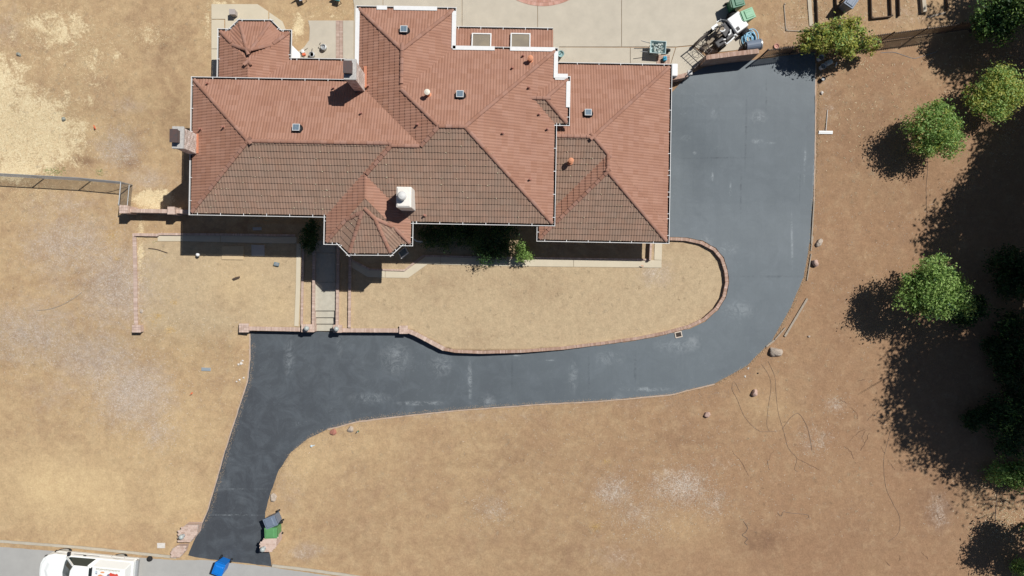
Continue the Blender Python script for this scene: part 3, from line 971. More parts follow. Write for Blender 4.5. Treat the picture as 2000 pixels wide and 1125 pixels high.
# deck under the tiles
mb = MB()
for bi, n_ in enumerate(ORDER):
    b = BL[n_]
    for i, poly in enumerate(b.facets):
        if len(poly) < 3: continue
        vs = [Vector((q.x, q.y, b.zi(i, q) - .012 - .0015 * bi)) for q in poly]
        nn = (vs[1] - vs[0]).cross(vs[2] - vs[0])
        f = list(range(len(vs)))
        if nn.z < 0: f = f[::-1]
        mb.add(vs, [tuple(f)])
roof = mb.build('roof', M_deck, house)

# one roof tile: double-roll profile, butt edge down-slope
TW, TE, TLN = .305, .335, .42
PT = [i / 12 for i in range(13)]
PROFH = [.0095 * (1 - math.cos(4 * math.pi * t)) for t in PT]
def tile_geom(w=TW, ln=TLN):
    vs, fs = [], []
    n = len(PT)
    for j, (y, off) in enumerate(((0, .042), (ln, .004))):
        for t, h in zip(PT, PROFH): vs.append((t * (w - .0015), y, off + h))
    for t, h in zip(PT, PROFH): vs.append((t * (w - .0015), 0.0, -.008))
    for k in range(n - 1):
        fs.append((k, k + 1, n + k + 1, n + k))
        fs.append((2 * n + k, 2 * n + k + 1, k + 1, k))
    fs.append((0, n, 2 * n)); fs.append((n - 1, 3 * n - 1, 2 * n - 1))
    return vs, fs
TV, TF = tile_geom()
TVv = [Vector(v) for v in TV]
def tile_mesh(nm, m):
    me = bpy.data.meshes.new(nm); me.from_pydata(TV, [], TF); me.materials.append(m)
    at = me.attributes.new('tint', 'FLOAT', 'FACE'); at.data.foreach_set('value', [0.0] * len(TF)); me.update()
    return me
tile_me = {0: tile_mesh('roof_tile', M_tile), 1: tile_mesh('roof_tile', M_tilew)}

whole = []          # (z, matrix, kind)
cut_bms = {0: bmesh.new(), 1: bmesh.new()}
for bmx in cut_bms.values(): bmx.faces.layers.float.new('tint')
lich = MB()
def add_tile_bm(bmx, M, tint):
    lay = bmx.faces.layers.float['tint']
    vs = [bmx.verts.new(M @ v) for v in TVv]
    out = []
    for f in TF:
        ff = bmx.faces.new([vs[i] for i in f]); ff[lay] = tint; out.append(ff)
    return vs, out
rt = random.Random(11)
for n_ in ORDER:
    b = BL[n_]
    for i, poly in enumerate(b.facets):
        if len(poly) < 3: continue
        p, n, k = b.pl[i]
        w2 = 1 if (n.y > .5) else 0        # slopes that face away from the sun carry lichen and dirt
        sl = math.sqrt(1 + k * k)
        a2 = Vector((n.y, -n.x))
        ax = Vector((a2.x, a2.y, 0)); sx = Vector((n.x, n.y, k)) / sl; nx_ = ax.cross(sx)
        rot = Matrix((ax, sx, nx_)).transposed().to_4x4()
        loc_poly = [((q - p).dot(a2), (q - p).dot(n) * sl) for q in poly]
        amin = min(q[0] for q in loc_poly); amax = max(q[0] for q in loc_poly); smax = max(q[1] for q in loc_poly)
        ia0 = math.floor(amin / TW) - 1; ia1 = math.ceil(amax / TW) + 1
        base3 = Vector((p.x, p.y, b.e))
        partial_bm = bmesh.new(); partial_bm.faces.layers.float.new('tint')
        npart = 0
        wob = rt.random() * 10
        for r in range(-1, int(smax / TE) + 2):
            s0 = r * TE - .025
            if s0 < -.06: continue
            for c in range(ia0, ia1):
                cs = [(c * TW, s0), ((c + 1) * TW, s0), ((c + 1) * TW, s0 + TLN), (c * TW, s0 + TLN), ((c + .5) * TW, s0 + TLN / 2)]
                qs = [p + a2 * x + n * (y / sl) for x, y in cs]
                def ok(q, eps):
                    for j in range(len(b.pl)):
                        if j != i and b.zi(j, q) - b.zi(i, q) < -eps: return False
                    for cp, cn in b.cuts:
                        if (q - cp).dot(cn) < -eps: return False
                    return True
                oks = [ok(q, 0) for q in qs]
                if not any(oks): continue
                zz = [b.zi(i, q) for q in qs]
                if all(roofz(q, n_) > z + .06 for q, z in zip(qs, zz)): continue
                dup_ = False
                for o_ in ORDER[:ORDER.index(n_)]:
                    bb = BL[o_]
                    if all(bb.inside(q, .06) and abs(bb.z(q) - z) < .02 for q, z in zip(qs, zz)): dup_ = True; break
                if dup_: continue
                M = Matrix.Translation(base3) @ rot @ Matrix.Translation((c * TW, s0, 0)) @ Matrix.Rotation(rt.uniform(-.006, .006), 4, 'Z') @ Matrix.Translation((0, rt.uniform(-.008, .008), rt.uniform(0, .004)))
                buried = any(roofz(q, n_) > z - .02 for q, z in zip(qs, zz))
                if all(oks):
                    if not buried: whole.append((zz[4], M, w2))
                    else: add_tile_bm(cut_bms[w2], M, rt.random())
                else:
                    add_tile_bm(partial_bm, M, rt.random()); npart += 1
                if w2 and not buried and rt.random() < .30:
                    for _ in range(rt.choice((1, 1, 2))):
                        q = M @ Vector((rt.uniform(0, TW), rt.uniform(-.005, .03), .055 + rt.uniform(0, .01)))
                        rr = rt.uniform(.010, .022) if rt.random() < .8 else rt.uniform(.022, .034)
                        lich.lathe(q, [(rr, -.02), (rr * .9, .0), (rr * .5, rr * .4)], 5)
        # cut the partial tiles along the hips
        if npart:
            for j in range(len(b.pl)):
                if j == i: continue
                pj, nj, kj = b.pl[j]
                # z_j - z_i >= 0  -> gradient
                gvec = kj * nj - k * n
                if gvec.length < 1e-6: continue
                cc = b.zi(j, Vector((0, 0))) - b.zi(i, Vector((0, 0)))
                gl = gvec.length
                co = -gvec * (cc / gl / gl)
                bmesh.ops.bisect_plane(partial_bm, geom=partial_bm.verts[:] + partial_bm.edges[:] + partial_bm.faces[:], plane_co=(co.x, co.y, 0), plane_no=(-gvec.x, -gvec.y, 0), clear_outer=True)
            for cp, cn in b.cuts:
                bmesh.ops.bisect_plane(partial_bm, geom=partial_bm.verts[:] + partial_bm.edges[:] + partial_bm.faces[:], plane_co=(cp.x, cp.y, 0), plane_no=(-cn.x, -cn.y, 0), clear_outer=True)
            tmp = bpy.data.meshes.new('tmp'); partial_bm.to_mesh(tmp)
            cut_bms[w2].from_mesh(tmp); bpy.data.meshes.remove(tmp)
        partial_bm.free()
# the 300 that show largest are tiles of their own, the others one part
whole.sort(key=lambda t: -t[0])
SINGLE = [w for w in whole if w[2] == 1][:230] + [w for w in whole if w[2] == 0][:70]
sset = set(id(w) for w in SINGLE)
for w in SINGLE: link_mesh('roof_tile', tile_me[w[2]], roof, w[1])
for w in whole:
    if id(w) not in sset: add_tile_bm(cut_bms[w[2]], w[1], rt.random())
for k_, nm in ((0, 'tile_courses'), (1, 'weathered_tile_courses')):
    me = bpy.data.meshes.new(nm); cut_bms[k_].to_mesh(me); cut_bms[k_].free()
    me.materials.append((M_tile, M_tilew)[k_])
    o = link_mesh(nm, me, roof); o['kind'] = 'stuff'
M_lich = mat('lichen', (.62, .56, .40), .95, (.50, .44, .28), 30)
o = lich.build('lichen', M_lich, roof); o['kind'] = 'stuff'

# ridge and hip caps
def cap_mesh():
    vs, fs = [], []
    n = 7; L = .42
    for y, r, zo in ((0, .105, .025), (L, .09, 0.0)):
        for k in range(n):
            a = math.pi * k / (n - 1)
            vs.append((math.cos(a) * r, y, math.sin(a) * r * .62 + zo - .03))
    for k in range(n):
        a = math.pi * k / (n - 1); vs.append((math.cos(a) * .085, 0, math.sin(a) * .085 * .5 - .04))
    for k in range(n - 1):
        fs.append((k, k + 1, n + k + 1, n + k)); fs.append((2 * n + k, 2 * n + k + 1, k + 1, k))
    me = bpy.data.meshes.new('ridge_cap'); me.from_pydata(vs, [], fs); me.materials.append(M_cap)
    at = me.attributes.new('tint', 'FLOAT', 'FACE'); at.data.foreach_set('value', [0.0] * len(fs)); me.update()
    return me
cap_me = cap_mesh()
ncap = 0
seen = set()
for n_ in ORDER:
    b = BL[n_]
    for i, poly in enumerate(b.facets):
        for a in range(len(poly)):
            A, B = poly[a], poly[(a + 1) % len(poly)]
            for j in range(i + 1, len(b.pl)):
                if abs(b.zi(j, A) - b.zi(i, A)) < 1e-4 and abs(b.zi(j, B) - b.zi(i, B)) < 1e-4 and (A - B).length > .3:
                    a3 = Vector((A.x, A.y, b.zi(i, A))); b3 = Vector((B.x, B.y, b.zi(i, B)))
                    if a3.z > b3.z: a3, b3 = b3, a3
                    d = (b3 - a3); L = d.length; d.normalize()
                    # skip valleys (concave meetings)
                    n1 = b.pl[i][1]; n2 = b.pl[j][1]
                    side = d.cross(Vector((0, 0, 1))).normalized(); up = side.cross(d)
                    rot = Matrix((side, d, up)).transposed().to_4x4()
                    t = .0
                    while t < L - .05:
                        q = a3 + d * t
                        if roofz(Vector((q + d * .2)[:2]), n_) < (q + d * .2).z - .012:
                            key = (round(q.x, 1), round(q.y, 1))
                            if key not in seen:
                                seen.add(key)
                                M = Matrix.Translation(q + Vector((0, 0, .055))) @ rot
                                if ncap < 300: link_mesh('ridge_cap', cap_me, roof, M)
                                ncap += 1
                        t += .335
print('caps', ncap, 'whole tiles', len(whole))

# walls under the eaves
mb = MB()
for bi, n_ in enumerate(ORDER):
    b = BL[n_]
    ins = .62 + .006 * bi
    poly = [Vector((-60, -60)), Vector((60, -60)), Vector((60, 60)), Vector((-60, 60))]
    for p, n, k in b.pl: poly = clip(poly, lambda q: (q - p).dot(n) - ins)
    for cp, cn in b.cuts: poly = clip(poly, lambda q: (q - cp).dot(cn) - .05)
    if len(poly) >= 3 and n_ != 'porch': mb.prism([(q.x, q.y) for q in poly], -.5, b.e + .02 + .002 * bi)
mb.build('wall', M_stucco, house)
mb = MB()
for bi, n_ in enumerate(ORDER):
    b = BL[n_]
    poly = [Vector((-60, -60)), Vector((60, -60)), Vector((60, 60)), Vector((-60, 60))]
    for p, n, k in b.pl: poly = clip(poly, lambda q: (q - p).dot(n) - .02)
    for cp, cn in b.cuts: poly = clip(poly, lambda q: (q - cp).dot(cn) - .02)
    if len(poly) >= 3: mb.prism([(q.x, q.y) for q in poly], b.e - .10 - .004 * bi, b.e - .075 - .004 * bi)
mb.build('soffit', M_stucco, house)
# porch posts
for x in (930, 1070):
    q = LP(x, 57, 2.8); mb = MB(); mb.box((q.x, q.y - .3, 1.55), (.15, .15, 2.7)); mb.build('porch_post', M_white, house)

# gutters: an open trough along every exposed eave, straps across, solid covers on some
def gutter(n_, i, guard=None):
    b = BL[n_]; poly = b.facets[i]; p, n, k = b.pl[i]
    a2 = Vector((n.y, -n.x))
    xs = [(q - p).dot(a2) for q in poly if abs((q - p).dot(n)) < 1e-4]
    if len(xs) < 2: return
    x0, x1 = min(xs), max(xs)
    m = max(2, int((x1 - x0) / .06))
    runs, cur = [], None
    for t in range(m + 1):
        x = x0 + (x1 - x0) * t / m
        q = p + a2 * x - n * (IN * .6)
        cov = False
        for o_ in ORDER:
            if o_ == n_: continue
            bb = BL[o_]
            if bb.inside(q, .0) and bb.z(q) > b.e - .12: cov = True; break
        if not cov:
            if cur is None: cur = [x, x]
            cur[1] = x
        elif cur: runs.append(cur); cur = None
    if cur: runs.append(cur)
    ang = math.atan2(a2.y, a2.x)
    for (r0, r1) in runs:
        if r1 - r0 < .12: continue
        e0 = IN if abs(r0 - x0) < 1e-3 and len(b.pl) > 1 else 0.0
        e1 = IN if abs(r1 - x1) < 1e-3 and len(b.pl) > 1 else 0.0
        L = r1 - r0 + e0 + e1; xc = (r0 - e0 + r1 + e1) / 2
        dzz = .0015 * (i + ORDER.index(n_) * 4 % 7)
        g1 = MB()
        c = p + a2 * xc - n * (IN - .0165); g1.box((c.x, c.y, b.e + .0 - dzz), (L, .026, .11), rz=ang)
        c = p + a2 * xc - n * .004; g1.box((c.x, c.y, b.e - .06 - dzz), (L - .02, .01, .09), rz=ang)
        go = g1.build('gutter', M_white, house)
        g2 = MB(); c = p + a2 * xc - n * (IN / 2 - .01); g2.box((c.x, c.y, b.e - .075 - dzz), (L - .05, IN - .035, .02), rz=ang)
        g2.build('gutter_bed', M_gshade, go)
        x = r0 + .3
        while x < r1 - .1:
            g3 = MB(); c = p + a2 * x - n * (IN / 2 - .02); g3.box((c.x, c.y, b.e + .038), (.028, IN + .05, .012), rz=ang); g3.build('gutter_strap', M_white, go)
            x += 1.22
        if guard == 'top': guard_ = [(0, .97)] if abs(r1 - x1) < .2 else []
        else: guard_ = guard or []
        if guard_:
            for f0, f1 in guard_:
                xa = r0 + (r1 - r0) * f0; xb = r0 + (r1 - r0) * f1
                g4 = MB(); c = p + a2 * (xa + xb) / 2 - n * (IN / 2 - .03); g4.box((c.x, c.y, b.e + .105), (xb - xa, IN + .05, .016), rz=ang)
                g4.build('gutter_cover', M_white, go)
for n_ in ORDER:
    for i in range(len(BL[n_].pl)):
        n = BL[n_].pl[i][1]
        gd = None
        if n_ == 'north' and n.y < -.5: gd = [(.17, .63), (.70, .81)]
        if n_ == 'north' and n.x < -.5: gd = [(0, .97)]
        if n_ == 'north' and n.x > .5: gd = [(.0, .95)]
        if n_ == 'core' and n.y < -.5: gd = [(.0, .44), (.59, 1)]
        if n_ == 'core' and n.x < -.5: gd = 'top'
        if n_ == 'jog' and n.x < -.5: gd = [(.35, .95)]
        if n_ == 'jog' and n.y < -.5: gd = [(.0, 1)]
        gutter(n_, i, gd)
# white jog plate where the gutters step
q = LP(1095, 149, EM + .05); mb = MB(); mb.box((q.x, q.y, EM + .125), (.75, .22, .03)); mb.build('gutter_cover', M_white, house)

# chimneys
def chimney(x0, y0, x1, y1, zt, zb, kind, label):
    a = Ri @ (P(CX + 0, CY, 0) * 0 + Vector(((x0 - CX) / S33, (CY - y0) / S33, 0)) - W0)
    c = Ri @ (Vector(((x1 - CX) / S33, (CY - y1) / S33, 0)) - W0)
    cx, cy = (a.x + c.x) / 2, (a.y + c.y) / 2; sx, sy = abs(c.x - a.x), abs(c.y - a.y)
    mb = MB()
    if kind == 'brick':
        z = zb; k = 0
        while z < zt - .16:
            # one course: bricks round the rim
            for side in range(4):
                L = sx if side % 2 == 0 else sy
                nb = max(2, int(round(L / .21))); off = .5 if k % 2 else 0
                for t in range(nb + (1 if k % 2 else 0)):
                    f0 = max(0, (t - off) / nb); f1 = min(1, (t + 1 - off) / nb)
                    if f1 - f0 < .02: continue
                    m_ = ((f0 + f1) / 2 - .5) * L; wd = (f1 - f0) * L - .012
                    if side == 0: c3 = (cx + m_, cy - sy / 2 + .045, z + .033); s3 = (wd, .092, .064)
                    elif side == 2: c3 = (cx + m_, cy + sy / 2 - .045, z + .033); s3 = (wd, .092, .064)
                    elif side == 1: c3 = (cx + sx / 2 - .044, cy + m_, z + .033); s3 = (.09, wd - .02, .064)
                    else: c3 = (cx - sx / 2 + .044, cy + m_, z + .033); s3 = (.09, wd - .02, .064)
                    mb.box(c3, s3, tint=random.choice([random.random(), random.random(), 1.5]))
            z += .075; k += 1
        ch = mb.build('chimney', mat('chimney_brick', (.46, .33, .27), .9, (.60, .53, .47), 7, 8, tint=.35, bump=.4, contrast=1.3), house); ch['label'] = label
        mb = MB(); mb.box((cx, cy, (zb + zt) / 2 - .1), (sx - .03, sy - .03, zt - zb - .1)); mb.build('mortar_core', M_mortar, ch)
        mb = MB(); mb.box((cx, cy, zt - .08), (sx + .10, sy + .10, .14)); mb.build('crown', mat('grey_mortar_cap', (.36, .35, .335), .9, (.55, .52, .48), 9, bump=.5), ch, bevel=.02)
        mb = MB(); mb.box((cx - .05, cy + .02, zt + .14), (sx * .72, sy * .6, .28)); mb.box((cx - .05, cy + .02, zt + .295), (sx * .82, sy * .66, .03))
        mb.build('flue_cap', mat('rusty_metal', (.10, .095, .095), .5, (.17, .10, .085), 8, metallic=.4), ch)
    else:
        mb.box((cx, cy, (zb + zt) / 2), (sx, sy, zt - zb))
        ch = mb.build('chimney', M_whitest, house, bevel=.04); ch['label'] = label
        mb = MB(); mb.box((cx, cy, zt + .025), (sx - .12, sy - .12, .05)); mb.build('crown', M_whitest, ch, bevel=.02)
        mb = MB(); mb.lathe((cx - .04, cy + .02, zt), [(.19, 0), (.19, .3), (.23, .3), (.23, .34), (.17, .42), (.05, .46)], 18); mb.build('flue_pot', mat('pale_flue', (.66, .65, .62), .6, (.55, .54, .52), 9), ch)
chimney(436, 295, 451.5, 329, 6.0, -.3, 'brick', 'brick chimney with dark flue cap at the west end')
chimney(728, 191, 744.5, 222, 6.75, .3, 'brick', 'tall brick chimney with rusty flue cap by the courtyard')
chimney(808, 394, 832.5, 429, 6.05, 4.2, 'white', 'white stucco chimney with round pot above the entry bay')
# copper-coloured flashing strips beside the chimneys
for (x, y0, y1) in ((386, 262, 300), (714, 130, 172)):
    a = PR(x, y0, .07); c = PR(x, y1, .07)
    mb = MB(); mb.bar(a, c, .16, .02); mb.build('flashing', mat('orange_flashing', (.55, .20, .10), .6, (.45, .2, .13), 9), roof)

# solar vents, flues, pipe vents, skylights: parts of the roof
def roof_normal_M(q):
    e = .05
    p2 = Vector(q[:2])
    zx = roofz(p2 + Vector((e, 0))) - roofz(p2 - Vector((e, 0))); zy = roofz(p2 + Vector((0, e))) - roofz(p2 - Vector((0, e)))
    return Vector((-zx / (2 * e), -zy / (2 * e), 1)).normalized()
for (x, y) in ((790, 62), (899, 188), (581, 253), (1148, 223.5)):
    q = PR(x, y)
    mb = MB(); mb.lathe((0, 0, 0), [(.30, -.12), (.30, .03), (.25, .10), (.20, .17), (.05, .19)], 20)
    v = mb.build('attic_vent', M_black, roof, loc=q, smooth=True)
    tilt = Matrix.Rotation(R(-12), 3, 'X')
    mb = MB(); mb.box((.0, .06, .245), (.37, .37, .03), rot=tilt); mb.build('panel_frame', mat('grey_frame', (.55, .55, .54), .5), v)
    mb = MB()
    for sx_ in (-1, 1):
        for sy_ in (-1, 1):
            mb.box(Vector((.0, .06, .245)) + tilt @ Vector((sx_ * .077, sy_ * .077, .016)), (.148, .148, .008), rot=tilt)
    mb.build('solar_cells', M_solar, v)
    mb = MB(); mb.tube([(0, .03, .16), (0, .05, .24)], .03, 8); mb.build('bracket', M_metal, v)
for (x, y, big) in ((837, 186, 1), (1035.5, 119, 2), (1114, 316.5, 2)):
    q = PR(x, y)
    mb = MB()
    if big == 1: mb.lathe((0, 0, 0), [(.09, -.15), (.09, .5), (.10, .52)], 14)
    else: mb.lathe((0, 0, 0), [(.10, -.15), (.10, .38), (.15, .40), (.15, .48), (.06, .53)], 16)
    fl = mb.build('flue', M_terra, roof, loc=q)
    mb = MB(); mb.lathe((0, 0, 0), [(.17, -.1), (.16, .05), (.10, .09)], 16); mb.build('flue_collar', M_terra, fl)
    if big == 1:
        mb = MB(); mb.lathe((0, 0, .5), [(.05, 0), (.15, .03), (.15, .10), (.05, .14)], 16); mb.build('flue_hood', mat('cream_metal', (.72, .66, .55), .5), fl)
for (x, y) in ((407, 164), (652, 173), (706, 222), (816, 244), (393, 253), (438, 249), (720, 169), (1022, 110), (1001, 134), (1033, 172),
               (1053, 224), (1069, 253), (982, 261), (1035, 351), (830, 421)):
    q = PR(x, y)
    mb = MB(); mb.lathe((0, 0, 0), [(.05, -.1), (.05, .24), (.035, .245)], 10)
    v = mb.build('pipe_vent', mat('vent_pipe', (.36, .16, .12), .7), roof, loc=q)
    mb = MB(); mb.lathe((0, 0, 0), [(.10, -.06), (.09, .05), (.055, .08)], 10); mb.build('pipe_flashing', M_cap, v)
# skylights on the porch roof
for (x0, x1) in ((922, 960), (997.5, 1036)):
    a = PR(x0 + 1, 68.5, .1); b_ = PR(x1 - 1, 68.5, .1); c = PR((x0 + x1) / 2, 90, .1)
    cx = (a.x + b_.x) / 2; sx = b_.x - a.x; y1 = a.y; y0 = c.y - .15
    sl = .28
    def zz(y): return a.z + (a.y - y) * sl
    mb = MB()
    for xx in (a.x, b_.x): mb.bar((xx, y1, zz(y1)), (xx, y0, zz(y0)), .06, .14)
    mb.bar((a.x - .03, y1 + .03, zz(y1)), (b_.x + .03, y1 + .03, zz(y1)), .06, .14)
    mb.bar((a.x - .03, y0, zz(y0)), (b_.x + .03, y0, zz(y0)), .06, .14)
    sk = mb.build('skylight', M_white, roof)
    mb = MB(); mb.add([(a.x, y1, zz(y1) + .03), (b_.x, y1, zz(y1) + .03), (b_.x, y0, zz(y0) + .03), (a.x, y0, zz(y0) + .03)], [(3, 2, 1, 0)])
    mb.build('skylight_pane', mat('skylight_glass', (.29, .24, .17), .25, (.21, .18, .14), 1.2, spec=.5), sk)

# ------------------------------------------------------------------ trees and shrubs
def leaf_mesh(name, centers, radii, n_leaf, size, mats, rng, parent, flat=1.0, clump=.16, nclump=70, weights=None, droop=.0):
    C_ = np.array(centers, float); Rr = np.array(radii, float)
    if Rr.ndim == 1: Rr = np.stack([Rr, Rr, Rr * flat], 1)
    w = Rr.prod(1) ** (2 / 3); w = w / w.sum()
    ncl = nclump * len(C_)
    li = rng.choice(len(C_), ncl, p=w)
    d = rng.normal(size=(ncl, 3)); d /= np.linalg.norm(d, axis=1)[:, None]
    rad = rng.random(ncl) ** .45
    cc = C_[li] + d * Rr[li] * rad[:, None]
    cs = rng.uniform(.6, 1.5, ncl)
    ci = rng.integers(0, ncl, n_leaf)
    sd = Rr[li[ci]] * clump * cs[ci][:, None]
    pos = cc[ci] + rng.normal(size=(n_leaf, 3)) * sd
    out = pos - C_[li[ci]]; out /= np.linalg.norm(out, axis=1)[:, None] + 1e-6
    nrm = out * .6 + rng.normal(size=(n_leaf, 3)) * .75 + np.array([0, 0, .55]); nrm /= np.linalg.norm(nrm, axis=1)[:, None]
    t = rng.normal(size=(n_leaf, 3)); t -= (t * nrm).sum(1)[:, None] * nrm; t /= np.linalg.norm(t, axis=1)[:, None]
    b = np.cross(nrm, t)
    s = size * rng.uniform(.6, 1.4, n_leaf)[:, None]
    v = np.stack([pos - t * s * .9, pos + b * s * .42 + nrm * s * .08, pos + t * s, pos - b * s * .42 + nrm * s * .08], 1).reshape(-1, 3)
    me = bpy.data.meshes.new(name)
    me.vertices.add(len(v)); me.vertices.foreach_set('co', v.ravel())
    me.loops.add(len(v)); me.loops.foreach_set('vertex_index', np.arange(len(v), dtype=np.int32))
    me.polygons.add(n_leaf); me.polygons.foreach_set('loop_start', np.arange(0, len(v), 4, dtype=np.int32))
    me.polygons.foreach_set('loop_total', np.full(n_leaf, 4, np.int32))
    for m in mats: me.materials.append(m)
    cm = rng.choice(len(mats), ncl, p=weights); mi = cm[ci]
    flip = rng.random(n_leaf) < .25; mi = np.where(flip, rng.choice(len(mats), n_leaf, p=weights), mi)
    me.polygons.foreach_set('material_index', mi.astype(np.int32))
    me.update()
    o = bpy.data.objects.new(name, me); COL.objects.link(o); o.parent = parent
    return o
LF_y = leaf_mat('yellow_green_leaf', (.36, .40, .07), (.52, .50, .13))
LF_g = leaf_mat('mid_green_leaf', (.17, .30, .065), (.28, .43, .12))
LF_b = leaf_mat('fresh_green_leaf', (.27, .42, .10), (.40, .54, .17))
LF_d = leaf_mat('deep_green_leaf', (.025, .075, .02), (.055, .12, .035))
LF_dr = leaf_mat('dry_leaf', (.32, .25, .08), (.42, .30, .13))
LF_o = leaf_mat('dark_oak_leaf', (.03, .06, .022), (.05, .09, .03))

def tree(name, label, cat, base, lobes, n_leaf, size, mats, seed, trunk_r=.09, weights=None, nclump=70, clump=.16, group=None, trunk=True):
    rng = np.random.default_rng(seed)
    p = Vector(base)
    root = thing(name, label, cat, p, 0, group)
    cen = [l[:3] for l in lobes]; rad = [l[3:6] if len(l) > 4 else (l[3], l[3], l[3] * .85) for l in lobes]
    if trunk:
        zt = min(c[2] for c in cen)
        mx = sum(c[0] for c in cen) / len(cen); my = sum(c[1] for c in cen) / len(cen)
        fork = Vector((mx * .35, my * .35, max(.25, zt * .62)))
        mb = MB()
        mb.tube([(0, 0, -.2), (mx * .1, my * .1, fork.z * .5), fork], [trunk_r * 1.25, trunk_r, trunk_r * .8], 8)
        tk = mb.build('trunk', M_bark, root)
        for c in cen:
            mb = MB(); c = Vector(c)
            mid = fork.lerp(c, .5) + Vector((rng.normal() * .08, rng.normal() * .08, .08)) 
            mb.tube([fork - Vector((0, 0, .05)), mid, c], [trunk_r * .6, trunk_r * .38, trunk_r * .12], 6)
            for _ in range(4):
                q = c + Vector(rng.normal(size=3)) * .45 * (rad[0][0])
                mb.tube([mid, mid.lerp(q, .6) + Vector((0, 0, .06)), q], [trunk_r * .25, trunk_r * .16, trunk_r * .05], 5)
            mb.build('limb', M_bark, tk)
    leaf_mesh('crown', cen, rad, n_leaf, size, mats, rng, root, nclump=nclump, clump=clump, weights=weights)
    return root
def crown_base(px, py, zc, dx=0, dy=0):
    q = P(px, py, zc); x, y = q.x + dx, q.y + dy
    return Vector((x, y, ground_z(x, y)))
def lobes(r, z, n, seed, spread=.62, rs=.55, zs=.3):
    rg = random.Random(seed); L = []
    for i in range(n):
        a = 2 * math.pi * (i + rg.random() * .6) / n; d = r * spread * rg.uniform(.7, 1.1)
        L.append((math.cos(a) * d, math.sin(a) * d, z + rg.uniform(-zs, zs) * r, r * rs * rg.uniform(.8, 1.2)))
    L.append((0, 0, z + r * .3, r * .72))
    return L
tree('fruit_tree', 'bright yellow-green bushy tree nearest the right edge below the fence', 'tree', crown_base(1936, 188, 2.0), lobes(1.42, 1.75, 7, 1, .7, .5, .35), 14000, .075,
     [LF_b, LF_y, LF_g], 21, weights=[.42, .43, .15], group='small trees on the bare ground', clump=.2)
tree('fruit_tree', 'round mid-green bushy tree with sparse yellowish patches by the fence corner', 'tree', crown_base(1823, 256, 1.9), lobes(1.45, 1.65, 7, 2, .72, .5, .35), 12500, .075,
     [LF_g, LF_b, LF_y, LF_dr], 22, weights=[.55, .27, .12, .06], group='small trees on the bare ground', clump=.2)
tree('fruit_tree', 'open-crowned deep green tree standing half in the big shadow', 'tree', crown_base(1825, 565, 2.9), lobes(1.75, 2.5, 8, 3, .75, .46, .45), 11500, .085,
     [LF_b, LF_g, LF_d], 23, weights=[.5, .35, .15], group='small trees on the bare ground', clump=.15)
rg = random.Random(5)
L = []
b0 = crown_base(1628, 84, 1.6)
for (x, y, r, z) in ((1575, 78, 24, 1.3), (1600, 70, 28, 1.7), (1630, 62, 30, 1.9), (1655, 58, 26, 1.8), (1680, 78, 28, 1.6), (1705, 92, 16, 1.2), (1645, 82, 30, 1.8), (1605, 88, 22, 1.5),
                     (1665, 48, 16, 1.6), (1655, 98, 16, 1.2), (1580, 88, 16, 1.3)):
    q = P(x, y, z + .5); L.append((q.x - b0.x, q.y - b0.y, z, r / S33 * .8, r / S33 * .8, .55))
tree('citrus_bush', 'sprawling yellow-green bush growing over the brown metal fence', 'bush', b0, L, 9500, .085, [LF_y, LF_b, LF_d, LF_dr], 24, weights=[.58, .20, .12, .10], nclump=40, clump=.2, trunk_r=.06)
tree('garden_tree', 'bright leafy tree at the top right corner of the photo', 'tree', crown_base(1990, 10, 3.2), lobes(1.3, 3.0, 5, 7), 7000, .09, [LF_b, LF_g, LF_d], 25, weights=[.4, .35, .25])
tree('garden_tree', 'dark green tree in shade beside the bright corner tree', 'tree', crown_base(1945, 32, 2.6), lobes(1.35, 2.4, 5, 8), 7500, .085, [LF_d, LF_g, LF_o], 26, weights=[.5, .3, .2])
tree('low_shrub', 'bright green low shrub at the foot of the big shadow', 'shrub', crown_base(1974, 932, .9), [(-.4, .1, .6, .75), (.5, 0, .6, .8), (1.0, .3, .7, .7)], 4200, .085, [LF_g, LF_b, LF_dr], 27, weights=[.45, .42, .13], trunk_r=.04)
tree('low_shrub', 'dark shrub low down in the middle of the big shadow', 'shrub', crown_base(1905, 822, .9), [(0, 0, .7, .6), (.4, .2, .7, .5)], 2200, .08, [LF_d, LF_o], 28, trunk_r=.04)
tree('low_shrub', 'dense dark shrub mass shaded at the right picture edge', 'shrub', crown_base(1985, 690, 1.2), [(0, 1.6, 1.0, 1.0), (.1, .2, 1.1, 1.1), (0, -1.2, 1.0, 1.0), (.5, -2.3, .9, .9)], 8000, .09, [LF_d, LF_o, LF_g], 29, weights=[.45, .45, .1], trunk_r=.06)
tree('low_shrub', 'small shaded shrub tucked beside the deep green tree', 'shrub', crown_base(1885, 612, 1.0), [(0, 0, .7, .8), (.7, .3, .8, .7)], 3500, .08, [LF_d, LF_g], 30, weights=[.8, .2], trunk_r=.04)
tree('garden_tree', 'dark tree just beyond the bottom right corner, shading the soil', 'tree', crown_base(2080, 1062, 3.2), lobes(1.65, 3.0, 6, 9), 8500, .09, [LF_d, LF_g, LF_o], 31, weights=[.45, .3, .25])
tree('low_shrub', 'green shrub sprouting in the bottom right corner', 'shrub', crown_base(1996, 1108, .9), [(0, 0, .7, .5), (.3, -.5, .8, .5)], 1800, .07, [LF_g, LF_b], 32, trunk_r=.03)
